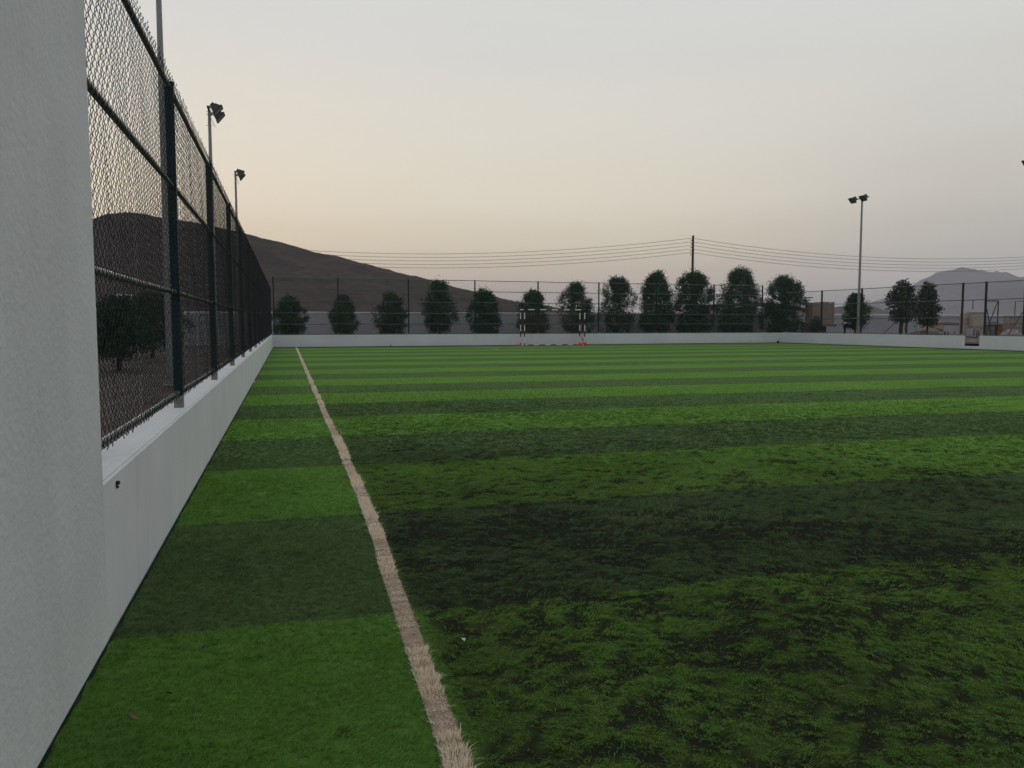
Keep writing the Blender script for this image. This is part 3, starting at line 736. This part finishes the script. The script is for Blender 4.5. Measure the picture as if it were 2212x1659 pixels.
row = [  # x centre, top y, px width, crown foot y, material, label
 (624, 640, 62, 723, 'leafA', 'rounded dark tree next to the left corner of the fences', 0),
 (742, 637, 58, 722, 'leafC', 'thin olive tree crossed by the first post of the far fence', 0),
 (845, 632, 58, 721, 'leafC', 'thin green tree just left of the second post of the far fence', 0),
 (949, 606, 68, 716, 'leafA', 'tall dark tree right of the second far fence post, against the hill', 0),
 (1046, 625, 64, 721, 'leafA', 'dark tree just right of the third far fence post, left of the goal', 0),
 (1152, 627, 62, 721, 'leafA', 'tree directly behind the left posts of the striped goal', 0),
 (1245, 610, 74, 720, 'leafB', 'tree directly behind the right posts of the striped goal', -.05),
 (1334, 598, 72, 720, 'leafB', 'airy dark tree first to the right of the goal', 0),
 (1416, 588, 80, 718, 'leafA', 'dark tree between the goal and the utility pole, with a bare stem', .05),
 (1497, 588, 88, 719, 'leafA', 'dense tree directly in front of the utility pole', 0),
 (1596, 580, 98, 720, 'leafA', 'tallest and widest dark tree, first right of the utility pole', .06),
 (1690, 596, 82, 719, 'leafA', 'dense dark tree by the far right corner of the pitch', .04)]
for i, (x, yt, wpx, yb, lm, lab, lop) in enumerate(row):
    b = on_line(x, Vector((-1, 46.6, 0)), Vector((31, 48.4, 0))); dep = b.x*math.sin(YW)+b.y*math.cos(YW)
    top = pD(x, yt, dep).z; zl = pD(x, yb, dep).z
    tree((b.x, b.y, -.03), top, wpx/F*dep*1.16, zl-.08, M[lm], lab, 20+i*3, n=34000 if wpx > 75 else 22000, ls=.078 if wpx > 75 else .07, group='row of clipped trees behind the far fence', lop=lop)
def side_tree(x, yt, yb, wpx, dep, lm, lab, seed, bz=.28, **k):
    b = pD(x, 700, dep); t = pD(x, yt, dep).z-bz; zl = max(.1, pD(x, yb, dep).z-bz)
    return tree((b.x, b.y, bz-.03), t, wpx/F*dep, zl, M[lm], lab, seed, **k)
side_tree(1848, 634, 709, 56, 49, 'leafA', 'dark tree behind the grey floodlight pole on the right', 91, n=10000)
side_tree(1946, 607, 694, 74, 47, 'leafD', 'spreading tree with a crooked trunk and stakes, left of the mountain', 93, n=4200, ls=.13, trunks=2)
side_tree(2003, 611, 704, 56, 49, 'leafD', 'slim paler tree right of the spreading staked tree', 95, n=4200, ls=.13)
side_tree(1762, 684, 719, 22, 52, 'leafB', 'small bush at the foot of the tan tank', 97, n=2500)
b = pz(258, 798); tree((b.x, b.y, -.03), 2.06, 1.7, .35, M['leafA'], 'bushy tree seen through the mesh nearest the white pillar', 101, n=11000, ls=.075, group='trees behind the left fence')
b = pz(330, 772); tree((b.x, b.y, -.03), 2.45, 2.7, .4, M['leafB'], 'bushy tree seen through the mesh just left of the first fence post', 103, n=11000, ls=.075, group='trees behind the left fence')
def stake(A_, B_, label, mt='stake', r=.02):
    m = MB(); A_, B_ = Vector(A_), Vector(B_); m.tube([Vector((0, 0, 0)), (B_-A_)*.5+Vector((.01, 0, 0)), B_-A_], [r, r, r*.9], 7); o = m.build('tree_stake', M[mt]); o.location = A_
    return tag(o, label, 'stake', 'stakes propping the young trees')
stake(pD(1907, 722, 46.6), pD(1936, 694, 46.9), 'thin stake leaning from the left against the spreading tree', 'trunk')
stake(pD(1958, 722, 46.6), pD(1947, 690, 46.9), 'thin stake leaning from the right against the spreading tree', 'trunk', .014)
stake(pD(1984, 722, 48.), pD(1991, 700, 48.3), 'pale stake leaning at the foot of the slim paler tree')

# ------------------------------------------------------------------ utility pole and cables
UD = 100.
ub = pD(1494, 700, UD); up_ = empty('utility_pole', (ub.x, ub.y, -.05), 0, 'dark utility pole rising above the trees, carrying five cables each way', 'utility pole')
ut = pD(1494, 508, UD).z
m = MB(); m.tube([(0, 0, 0), (0, 0, ut*.6), (0, 0, ut)], [.17, .155, .14], 12); m.build('pole', M['wood_pole'], up_)
rgt = Vector((math.cos(YW), -math.sin(YW), 0))
for i in range(5):
    z = ut-.55-.44*i; m = MB(); c = -rgt*.24
    m.tube([c+Vector((0, 0, z-.08)), c+Vector((0, 0, z-.02)), c+Vector((0, 0, z+.03)), c+Vector((0, 0, z+.08))], [.03, .07, .05, .02], 8)
    m.tube([c+Vector((0, 0, z)), -rgt*.14+Vector((0, 0, z))], .02, 6); m.build('insulator', M['wood_pole'], up_)
def span(x0, x1, xm, y0, ym, d0, d1, side):
    A_, B_ = pD(x0, 700, d0), pD(x1, 700, d1); base = []
    for k in range(33):
        t = k/32; q_ = A_.lerp(B_, t); v = q_.x*math.sin(YW)+q_.y*math.cos(YW); u = q_.x*math.cos(YW)-q_.y*math.sin(YW)
        x = CX+u/v*F; y = ym+(y0-ym)*((x-xm)/(x0-xm))**2
        base.append(Vector((q_.x, q_.y, pD(x, y, v).z)))
    names = ('topmost', 'second', 'middle', 'fourth', 'lowest')
    for i in range(5):
        m = MB(); o0 = base[0]; m.tube([p-o0 for p in base], .023, 5); o = m.build('power_cable', M['cable']); o.location = o0-Vector((0, 0, .44*i))
        tag(o, '%s of the five cables sagging from the utility pole to the %s' % (names[i], side), 'cable', 'overhead cables on the utility pole')
span(1490, 372, 930, 514.5, 548.5, UD, 104, 'left')
span(1497, 2640, 2034, 515.5, 559.4, UD, 140, 'right')

# ------------------------------------------------------------------ house, tank and yard on the right
def at(xd, zd, dep, z): p = pD(xd, 700, dep); return Vector((p.x, p.y, z))
up3 = Vector((0, 0, 1)); fw = Vector((math.sin(YW), math.cos(YW), 0))
def px(n, dep): return n/F*dep
D = 66.; o = at(1520, 0, D, 0); h = empty('house', o, 0, 'low house roof and wall above the boundary wall by the corner', 'house')
w = px(232, D); z1 = pD(1600, 658, D).z
m = MB(); m.prism([(0, 0), (w-.5, 0), (w-.5, z1-.5), (0, z1-.05)], rgt, up3, fw*6, (0, 0, 0)); m.build('wall', M['house'], h)
m = MB(); m.prism([(-.2, z1), (w*.35, z1+.12), (w*.74, z1+.1), (w, z1-.42), (w, z1-.52), (w*.74, z1), (w*.35, z1+.02), (-.2, z1-.1)], rgt, up3, fw*6.8, -fw*.4); m.build('roof', M['roof'], h)
m = MB(); m.box(rgt*(w-1.5)+fw*-.05+up3*1.0, (.9, .08, 2.), 0, Matrix.Rotation(-YW, 3, 'Z')); m.build('door', M['dark'], h)
m = MB(); q_ = rgt*(w-.75)+fw*.5; m.tube([q_+up3*(z1-.3), q_+up3*(z1+.55)], .04, 6); m.tube([q_-rgt*.25+up3*(z1+.55), q_+rgt*1.0+up3*(z1+.6)], .04, 6); m.build('roof_pipe', M['wood_pole'], h)
D = 54.; o = at(1755.5, 0, D, .30); tk = empty('water_tank', o, 0, 'square tan tank with a wavy top edge on a slab and plinth', 'tank')
s = px(1, D); zb = pD(1700, 700, D).z-.30; zt = pD(1700, 654, D).z-.30; w = px(46, D)
wav = [(0, zb)]+[(w, zb), (w, zt+.05), (w*.93, zt+.06), (w*.82, zt-.07), (w*.72, zt+.03), (w*.66, zt+.06), (w*.4, zt+.06), (w*.33, zt-.05), (w*.25, zt-.08), (w*.17, zt+.03), (w*.08, zt+.02), (0, zt)]
m = MB(); m.prism(wav, rgt, up3, fw*w, (0, 0, 0)); m.build('body', M['tan'], tk)
m = MB(); m.box(rgt*(w*.55)+fw*w*.5+up3*(zb-.09), (w*1.1, w*1.15, .16), 0, Matrix.Rotation(-YW, 3, 'Z')); m.build('slab', M['roof'], tk)
m = MB(); m.box(rgt*(w*.45)+fw*w*.5+up3*((zb-.18)/2-.01), (w*.55, w*.6, zb-.16), 0, Matrix.Rotation(-YW, 3, 'Z')); m.build('plinth', M['dark'], tk)
# metal door in the boundary wall
D = 57.; o = at(1730, 0, D, .25); g_ = empty('metal_door', o, 0, 'dark metal door in the boundary wall left of the tan tank', 'door')
m = MB(); m.box(rgt*.33+up3*.55, (.66, .06, 1.1), 0, Matrix.Rotation(-YW, 3, 'Z')); m.build('panel', M['dark'], g_)
m = MB(); m.box(rgt*.42+up3*.32-fw*.05, (.36, .03, .08), 0, Matrix.Rotation(-YW, 3, 'Z')); m.build('handle', M['board'], g_)
RZ = Matrix.Rotation(-YW, 3, 'Z')
# brown sign on a post
D = 50.; o = at(1979, 0, D, .28); sg = empty('sign', o, 0, 'brown rectangular sign between the two trees on the right', 'sign')
za, zb_ = pD(1980, 671, D).z-.28, pD(1980, 652.5, D).z-.28
m = MB(); m.box(up3*((za+zb_)/2)+rgt*.1, (px(30, D), .05, zb_-za), 0, RZ); m.build('board', M['sign'], sg)
m = MB(); m.tube([(0, 0, 0), up3*za], .025, 8); m.build('post', M['stake'], sg)
# low building
D = 53.; o = at(2019.5, 0, D, .28); bl = empty('low_building', o, 0, 'small low building with a white front and dark window, right of trees', 'building')
z2 = pD(2040, 699, D).z-.28; wA, wB = px(19, D), px(32, D)
m = MB(); m.prism([(0, 0), (wA, 0), (wA, z2-.05), (0, z2)], rgt, up3, fw*1.6, (0, 0, 0)); m.build('stone_wall', M['stone2'], bl)
m = MB(); m.prism([(wA+.002, 0), (wA+wB, 0), (wA+wB, z2-.12), (wA+.002, z2-.12)], rgt, up3, fw*1.6, -fw*.02); m.build('front_wall', M['house'], bl)
m = MB(); m.prism([(-.04, z2+.003), (wA+wB+.05, z2-.11), (wA+wB+.05, z2+.02), (wA*1.2, z2+.1), (wA*.5, z2+.06), (-.04, z2+.08)], rgt, up3, fw*1.7, -fw*.05); m.build('roof', M['brick'], bl)
m = MB(); m.box(rgt*(wA+px(6, D))+up3*.22-fw*.03, (px(9.5, D), .05, .42), 0, RZ); wdw = m.build('window', M['dark'], bl)
m = MB(); m.box(rgt*(wA+px(6.2, D))+up3*.22-fw*.06, (.035, .03, .42), 0, RZ); m.build('frame', M['coping'], wdw)
m = MB(); m.box(rgt*(wA+px(23, D))+up3*.40-fw*.03, (px(3.2, D), .03, .13), 0, RZ); m.build('red_panel', mat('red_panel', (.4, .09, .09), .7, .2), bl)
m = MB(); m.box(rgt*(wA*.7)+up3*.55-fw*.01, (.25, .03, .1), 0, RZ); m.build('vent', M['dark'], bl)
def loose(name, xd, dep, z0, w, d, hgt, mt, lab, cat, seed, rows=1, grp=None, tilt=0.):
    """a stack of uneven courses kept as one thing"""
    r2 = random.Random(seed); m = MB(); hh = hgt/rows
    for i in range(rows):
        ww = w*r2.uniform(.93, 1.03); m.box(rgt*(r2.uniform(-.02, .02)*w)+up3*(hh*(i+.5)), (ww, d*r2.uniform(.93, 1.03), hh*.93), r2.randint(0, 1), Matrix.Rotation(-YW+r2.uniform(-.03, .03), 3, 'Z'))
    o = m.build(name, mt if isinstance(mt, list) else [mt, mt]); o.location = at(xd, 0, dep, z0); return tag(o, lab, cat, grp)
D = 44.5
loose('slab_stack', 2086, D, .28, px(15, D), .6, pD(2086, 677, D).z-.28, [M['stone'], M['stone2']], 'left and lower of the two slab stacks seen through the doorway', 'slab stack', 1, 12, 'slab stacks beyond the doorway')
loose('slab_stack', 2106, D-.3, .28, px(24, D), .7, pD(2106, 674.5, D).z-.28, [M['stone'], M['stone2']], 'right and taller of the two slab stacks seen through the doorway', 'slab stack', 2, 13, 'slab stacks beyond the doorway')
m = MB(); D = 43.2; m.prism([(0, 0), (px(15, D), .02), (px(17, D), px(15, D)), (px(3, D), px(15, D))], rgt, up3+fw*.25, fw*.03, (0, 0, 0)); m.prism([(px(15.2, D), -.03), (px(16.6, D), -.03), (px(19, D), px(14, D)), (px(17.2, D), px(15, D))], rgt, up3+fw*.25, fw*.05, (0, 0, 0), 1)
o = m.build('leaning_board', [M['board'], M['gblack']]); o.location = at(2088.5, 0, D, pD(2090, 724.5, D).z); tag(o, 'pale board with a black edge leaning against the slab stacks', 'board')
m = MB(); m.tube([(0, 0, 0), (0, 0, .1), (0, 0, .28), (0, 0, .36)], [.07, .11, .10, .05], 12); o = m.build('drum', mat('grey_drum', (.12, .12, .14), .6, .2)); o.location = at(2113.5, 0, 43., .56); tag(o, 'rounded grey drum right of the leaning pale board', 'drum')
# rubble bank and planks in the doorway
o = heap(None, (0, 0, 0), 1.5, .9, .45, M['rubble'], 'rubble_heap', 5); o.location = at(2098, 0, 43.6, .15); tag(o, 'brown rubble heap filling the notch in the right wall', 'rubble')
def plank(xa, ya, xb, yb, dep, mt, lab, th=.05):
    A_, B_ = pD(xa, ya, dep), pD(xb, yb, dep+.15); m = MB(); d = B_-A_; L_ = d.length
    rot = d.to_track_quat('X', 'Z').to_matrix(); m.box(d/2, (L_, .14, th), 0, rot); o = m.build('plank', M[mt]); o.location = A_; return tag(o, lab, 'plank', 'planks lying in the doorway')
plank(2088, 728, 2110, 729, 41.3, 'steel', 'dark plank lying highest in the doorway notch', .06)
plank(2080, 732.5, 2114, 732, 41.2, 'plank', 'grey plank lying across the middle of the doorway notch', .04)
plank(2091, 745, 2112, 738, 41.0, 'plank', 'grey plank slanting up to the right low in the notch', .04)
plank(2104, 746, 2116, 741, 40.9, 'redplank', 'reddish plank at the bottom right of the notch', .12)
# steel frame with braces
D = 47.; o = at(2126, 0, D, .28); sf = empty('steel_frame', o, 0, 'dark steel frame with a V brace beyond the right fence', 'frame')
zt = pD(2140, 650, D).z-.28; zm = pD(2140, 697, D).z-.28; w = px(28.5, D)
m = MB()
for k, yy in ((0, 0), (1, .9)):
    o_ = fw*yy
    if k == 0:
        m.tube([o_, o_+up3*zt], .035, 6); m.tube([o_+rgt*w, o_+rgt*w+up3*zt], .035, 6)
        m.tube([o_+up3*zt, o_+rgt*w+up3*zt], .035, 6)
m.build('outer_frame', M['steel'], sf)
for a, b in (((.04, zt-.12), (w*.42, zm)), ((w-.04, zt-.08), (w*.42, zm)), ((w*.42, zm), (w*.12, 0)), ((w*.42, zm), (w*.64, 0))):
    m = MB(); m.tube([rgt*a[0]+up3*a[1]+fw*.03, rgt*b[0]+up3*b[1]+fw*.03], .028, 6); m.build('brace', M['steel'], sf)
m = MB(); m.tube([up3*zm-fw*.0, rgt*w+up3*zm], .025, 6); m.build('crossbar', M['steel'], sf)
# hut with orange door, stone tower, rubble
D = 50.; o = at(2122, 0, D, .28); ht = empty('hut', o, 0, 'low hut with an orange door behind the steel frame', 'hut')
zt = pD(2150, 702, D).z-.28; w = px(50, D)
m = MB(); m.prism([(0, 0), (w, 0), (w, zt), (0, zt)], rgt, up3, fw*1.5, (0, 0, 0)); m.build('wall', M['rubble'], ht)
m = MB(); m.prism([(-.05, zt+.003), (w+.05, zt+.003), (w+.05, zt+.08), (-.05, zt+.1)], rgt, up3, fw*1.7, -fw*.1); m.build('roof', M['stone'], ht)
m = MB(); m.box(rgt*px(39, D)+up3*(zt*.48)-fw*.02, (px(16, D), .05, zt*.94), 0, RZ); m.build('door', M['orange'], ht)
m = MB(); m.box(rgt*px(29.5, D)+up3*(zt*.5)-fw*.02, (px(4, D), .06, zt*.98), 0, RZ); m.build('door_post', M['steel'], ht)
loose('stone_tower', 2187, 49., .28, px(26, 49.), .8, pD(2187, 681.5, 49.).z-.28, [M['stone'], M['rubble']], 'layered stone stack behind the last fence post on the right', 'stone stack', 4, 7)
o = heap(None, (0, 0, 0), .85, .7, .62, M['rubble'], 'rubble_heap', 9); o.location = at(2186, 0, 46., .28); tag(o, 'grey rubble heap right of the orange door', 'rubble')
o = heap(None, (0, 0, 0), 1.5, .8, .5, mat('brown_earth', (.1, .075, .065), .95, .1, (6, .3), (9, .5, .05)), 'earth_heap', 12); o.location = at(1996, 0, 51., .28); tag(o, 'brown earth heap under the slim paler tree', 'earth heap')
for k, (dx, dz) in enumerate(((2179, 714), (2197, 717))):
    m = MB(); m.box((0, 0, .06), (.14, .1, .12), 0, Matrix.Rotation(.5+k, 3, 'Z'), .8); o = m.build('white_block', M['paper']); o.location = at(dx, 0, 45.3-.2*k, pD(dx, dz, 45.3).z-.05); tag(o, ['white lump on the grey rubble heap', 'white lump at the right foot of the rubble heap'][k], 'lump')
p0 = at(2191, 0, 51., .28); m = MB(); zt = pD(2191, 651, 51.).z-.28; m.tube([(0, 0, 0), up3*zt, rgt*px(16, 51)+up3*(zt+.02)], .03, 6); o = m.build('bent_pipe', mat('reddish_pipe', (.13, .07, .065), .7, .2)); o.location = p0; tag(o, 'thin reddish pipe standing behind the stone stack, bent at its top', 'pipe')
A_, B_ = pD(2178, 722, 45.), pD(2209, 674, 45.4); m = MB(); m.tube([Vector((0, 0, 0)), (B_-A_)*.7+Vector((0, 0, -.05)), B_-A_], .025, 6); o = m.build('leaning_pole', M['steel']); o.location = A_; tag(o, 'thin dark pole leaning to the right over the rubble heap', 'pole')
m = MB(); m.tube([(0, 0, 0), (0, 0, .5), (.03, 0, .8)], [.07, .05, .04], 8); o = m.build('marker_post', M['pink']); o.location = at(1851, 0, 46.9, .28); tag(o, 'small pinkish marker post between the person and the pole', 'marker post')
# white framed board and trees to the left, behind the mesh
D = 40.; o = at(271, 0, D, 0); fb = empty('framed_board', o, 0, 'white framed board on a post seen through the left mesh', 'board')
za, zb_ = pD(264, 673, D).z, pD(264, 637, D).z; w = px(29, D)
m = MB(); m.box(up3*((za+zb_)/2), (w, .04, zb_-za), 0, RZ); m.build('panel', mat('purple_panel', (.09, .075, .085), .8, .2), fb)
m = MB()
for z_ in (za, zb_): m.box(up3*z_-fw*.03, (w+.06, .05, .09), 0, RZ)
for sx in (-1, 1): m.box(rgt*(sx*w/2)+up3*((za+zb_)/2)-fw*.03, (.06, .05, zb_-za-.1), 0, RZ)
m.build('frame', M['gwhite'], fb)
m = MB(); m.tube([(0, 0, 0)+(), up3*za], .04, 8); m.build('post', M['pole'], fb)

# ------------------------------------------------------------------ person stretching against the light pole
def person():
    o = at(1827, 0, pd.x*math.sin(YW)+pd.y*math.cos(YW), .28)
    reach = (Vector((pd.x, pd.y, 0))-Vector((o.x, o.y, 0))); dx = reach.length; ax = reach.normalized(); sd = Vector((-ax.y, ax.x, 0))
    def J(a, b, z): return ax*a+sd*b+up3*z
    bm = bmesh.new(); lay = bm.verts.layers.skin.verify(); vs = {}
    def add(n, co, r, par=None):
        v = bm.verts.new(co); v[lay].radius = (r, r) if not isinstance(r, tuple) else r; vs[n] = v
        if par: bm.edges.new((vs[par], v))
        return v
    add('pelvis', J(.02, 0, .92), (.135, .115)); vs['pelvis'][lay].use_root = True
    add('waist', J(0, 0, 1.06), (.125, .10), 'pelvis'); add('chest', J(.03, 0, 1.26), (.155, .115), 'waist'); add('neckb', J(.07, 0, 1.41), (.085, .075), 'chest')
    add('neck', J(.09, 0, 1.46), .05, 'neckb'); add('chin', J(.115, 0, 1.53), .075, 'neck'); add('head', J(.12, 0, 1.6), .092, 'chin'); add('crown', J(.115, 0, 1.665), .07, 'head')
    add('nose', J(.225, 0, 1.585), .012, 'head')
    for s, n in ((.085, 'l'), (-.085, 'r')):
        add('ear'+n, J(.11, s*1.12, 1.59), .012, 'head')
    # legs
    add('hipl', J(.0, .09, .86), .095, 'pelvis'); add('kneel', J(-.01, .10, .47), .062, 'hipl'); add('calfl', J(-.03, .10, .33), .058, 'kneel'); add('ankl', J(-.03, .10, .08), .037, 'calfl'); add('toel', J(.13, .11, .035), .035, 'ankl')
    add('hipr', J(.07, -.09, .87), .095, 'pelvis'); add('kneer', J(dx*.52, -.08, .74), .062, 'hipr'); add('calfr', J(dx*.68, -.06, .70), .055, 'kneer'); add('ankr', J(dx-.17, -.03, .63), .037, 'calfr'); add('toer', J(dx-.075, -.02, .75), .03, 'ankr')
    # arms
    for s, n in ((1, 'l'), (-1, 'r')):
        add('sh'+n, J(.06, s*.17, 1.36), .062, 'chest')
    add('elr', J(.36, -.18, 1.29), .044, 'shr'); add('wrr', J(dx-.16, -.08, 1.34), .03, 'elr'); add('palmr', J(dx-.10, -.07, 1.36), .034, 'wrr')
    add('ell', J(.02, .27, 1.1), .044, 'shl'); add('wrl', J(.16, .2, .98), .03, 'ell'); add('palml', J(.2, .15, .97), .033, 'wrl')
    for k in range(4):
        q_ = 'palmr'; add('fr%d' % k, J(dx-.06, -.085+.012*k, 1.385-.012*k), .0085, q_); add('fr2%d' % k, J(dx-.03+.004*k, -.07+.03*k*.3, 1.40-.017*k), .007, 'fr%d' % k)
        add('fl%d' % k, J(.235, .12+.014*k, .955), .0085, 'palml'); add('fl2%d' % k, J(.25, .10+.014*k, .93-.004*k), .007, 'fl%d' % k)
    add('thr', J(dx-.08, -.05, 1.33), .009, 'palmr'); add('thl', J(.21, .12, 1.0), .009, 'palml')
    me = bpy.data.meshes.new('person'); bm.to_mesh(me); bm.free()
    tmp = bpy.data.objects.new('tmp', me); COL.objects.link(tmp)
    sk = tmp.modifiers.new('s', 'SKIN'); sk.use_smooth_shade = True; sb = tmp.modifiers.new('d', 'SUBSURF'); sb.levels = 1
    dg = bpy.context.evaluated_depsgraph_get(); res = bpy.data.meshes.new_from_object(tmp.evaluated_get(dg)); bpy.data.objects.remove(tmp)
    res.materials.clear()
    for k in ('skin', 'shirt', 'trousers', 'band'): res.materials.append(M[k])
    for f_ in res.polygons:
        c = f_.center; a = c.dot(ax); b = c.dot(sd); z = c.z; k = 0
        if z < 1.03 and a > .2 and z > .9 and b > .08: k = 0
        elif z < 1.0: k = 2 if (z > .09) else 2
        elif z < 1.035: k = 3
        elif z < 1.44 and a < dx-.24: k = 1
        if z > 1.25 and a > dx-.30: k = 0
        if z < .8 and a > dx-.13: k = 0
        f_.material_index = k
    b = link('person', res); b.location = o
    tag(b, 'person in dark clothes stretching one leg against the floodlight pole', 'person')
    m = MB(); n, k = 12, 5; vv = []
    for j in range(k+1):
        t = math.pi/2*j/k
        for i in range(n):
            u_ = 2*math.pi*i/n; vv.append(J(.10+.105*math.cos(u_)*math.cos(t), .1*math.sin(u_)*math.cos(t), 1.62+.125*math.sin(t)-.03*(math.cos(u_) < 0)))
    m.add(vv, [(j*n+i, j*n+(i+1) % n, (j+1)*n+(i+1) % n, (j+1)*n+i) for j in range(k) for i in range(n)], 0, True); m.build('hair', M['hair'], b)
person()

# ------------------------------------------------------------------ air
bm = bmesh.new(); bmesh.ops.create_cube(bm, size=1.)
me = bpy.data.meshes.new('haze'); bm.to_mesh(me); bm.free()
hz = bpy.data.materials.new('haze'); hz.use_nodes = True; N = hz.node_tree.nodes; N.remove(N['Principled BSDF'])
pv = N.new('ShaderNodeVolumePrincipled'); pv.inputs['Density'].default_value = .00045; pv.inputs['Color'].default_value = (.86, .86, .93, 1)
hz.node_tree.links.new(pv.outputs[0], N['Material Output'].inputs['Volume']); me.materials.append(hz)
o = link('haze', me); o.scale = (6300, 3600, 107); o.location = (100, 1300, 52.4); tag(o, kind='stuff')

# ------------------------------------------------------------------ sky, sun
wd = bpy.data.worlds.new('World'); S.world = wd; wd.use_nodes = True
N = wd.node_tree.nodes; L = wd.node_tree.links; bg = N['Background']; bg.inputs['Strength'].default_value = .1
SUN_AZ, SUN_EL = R(-4), R(7)                 # bearing from +Y, clockwise positive
sky = N.new('ShaderNodeTexSky'); sky.sky_type = 'NISHITA'; sky.sun_disc = False; sky.sun_elevation = SUN_EL; sky.sun_rotation = SUN_AZ; sky.dust_density = 4.; sky.air_density = 1.5
tc = N.new('ShaderNodeTexCoord'); sp = N.new('ShaderNodeSeparateXYZ'); L.new(tc.outputs['Generated'], sp.inputs[0])
def ramp(stops):
    r = N.new('ShaderNodeValToRGB'); r.color_ramp.interpolation = 'EASE'; e = r.color_ramp.elements
    while len(e) < len(stops): e.new(.5)
    for k, (p, c) in enumerate(stops):
        e[k].position = p; e[k].color = tuple((v/255/12.92 if v/255 < .04045 else ((v/255+.055)/1.055)**2.4) for v in c)+(1,)
    L.new(sp.outputs[2], r.inputs[0]); return r.outputs[0]
sunward = ramp([(0., (198, 178, 158)), (.06, (206, 189, 166)), (.10, (215, 204, 180)), (.15, (220, 212, 194)), (.23, (216, 212, 201)), (.34, (207, 207, 204)), (.6, (198, 202, 207)), (1., (190, 197, 206))])
side = ramp([(0., (176, 171, 166)), (.06, (183, 177, 171)), (.10, (189, 184, 175)), (.15, (197, 192, 183)), (.23, (203, 201, 194)), (.34, (205, 205, 202)), (.6, (197, 201, 206)), (1., (190, 197, 206))])
back = ramp([(0., (156, 156, 157)), (.1, (163, 164, 166)), (.3, (174, 178, 182)), (.6, (186, 191, 198)), (1., (190, 197, 206))])
dt = N.new('ShaderNodeVectorMath'); dt.operation = 'DOT_PRODUCT'; nm = N.new('ShaderNodeVectorMath'); nm.operation = 'NORMALIZE'
fl_ = N.new('ShaderNodeCombineXYZ'); L.new(sp.outputs[0], fl_.inputs[0]); L.new(sp.outputs[1], fl_.inputs[1]); L.new(fl_.outputs[0], nm.inputs[0]); L.new(nm.outputs[0], dt.inputs[0])
az0 = R(4.); dt.inputs[1].default_value = (math.sin(az0), math.cos(az0), 0)
def mr(v, a, b):
    n = N.new('ShaderNodeMapRange'); n.interpolation_type = 'SMOOTHSTEP'; n.inputs[1].default_value = a; n.inputs[2].default_value = b; L.new(v, n.inputs[0]); return n.outputs[0]
def mx(f_, a, b):
    n = N.new('ShaderNodeMix'); n.data_type = 'RGBA'; L.new(f_, n.inputs['Factor']); L.new(a, n.inputs['A']); L.new(b, n.inputs['B']); return n.outputs['Result']
c = mx(mr(dt.outputs['Value'], -.5, .55), back, side); c = mx(mr(dt.outputs['Value'], .72, .995), c, sunward)
mp = N.new('ShaderNodeMapping'); mp.inputs['Scale'].default_value = (1, 1, 7); L.new(tc.outputs['Generated'], mp.inputs[0])
nz = N.new('ShaderNodeTexNoise'); nz.inputs['Scale'].default_value = 2.6; nz.inputs['Detail'].default_value = 6; L.new(mp.outputs[0], nz.inputs['Vector'])
nr = N.new('ShaderNodeMapRange'); nr.inputs[1].default_value = .3; nr.inputs[2].default_value = .7; nr.inputs[3].default_value = .985; nr.inputs[4].default_value = 1.015; L.new(nz.outputs['Fac'], nr.inputs[0])
sm = N.new('ShaderNodeVectorMath'); sm.operation = 'SCALE'; L.new(c, sm.inputs[0]); L.new(nr.outputs[0], sm.inputs['Scale']); c = sm.outputs[0]
sc = N.new('ShaderNodeVectorMath'); sc.operation = 'SCALE'; sc.inputs['Scale'].default_value = 11.3; L.new(c, sc.inputs[0])
s2 = N.new('ShaderNodeVectorMath'); s2.operation = 'SCALE'; s2.inputs['Scale'].default_value = .02; L.new(sky.outputs[0], s2.inputs[0])
ad = N.new('ShaderNodeVectorMath'); ad.operation = 'ADD'; L.new(sc.outputs[0], ad.inputs[0]); L.new(s2.outputs[0], ad.inputs[1]); L.new(ad.outputs[0], bg.inputs['Color'])
sl = bpy.data.lights.new('sun', 'SUN'); sl.energy = .35; sl.angle = R(20); sl.color = (1., .86, .72)
so = bpy.data.objects.new('sun', sl); COL.objects.link(so)
sv = Vector((math.sin(SUN_AZ)*math.cos(SUN_EL), math.cos(SUN_AZ)*math.cos(SUN_EL), math.sin(SUN_EL)))
so.rotation_euler = (sv).to_track_quat('Z', 'Y').to_euler(); so.location = (0, 20, 40)

# ------------------------------------------------------------------ camera, settings
cd = bpy.data.cameras.new('camera'); cd.sensor_width = 36; cd.lens = 36*F/2212; cd.clip_end = 9000; cd.clip_start = .02
co = bpy.data.objects.new('camera', cd); COL.objects.link(co); co.location = (0, 0, H); co.rotation_euler = (R(90)-PI_, 0, -YW)
S.camera = co
S.view_settings.view_transform = 'Standard'; S.view_settings.look = 'None'; S.view_settings.exposure = 0; S.view_settings.gamma = 1
S.render.engine = 'CYCLES'; S.cycles.max_bounces = 6; S.cycles.diffuse_bounces = 3; S.cycles.volume_bounces = 1
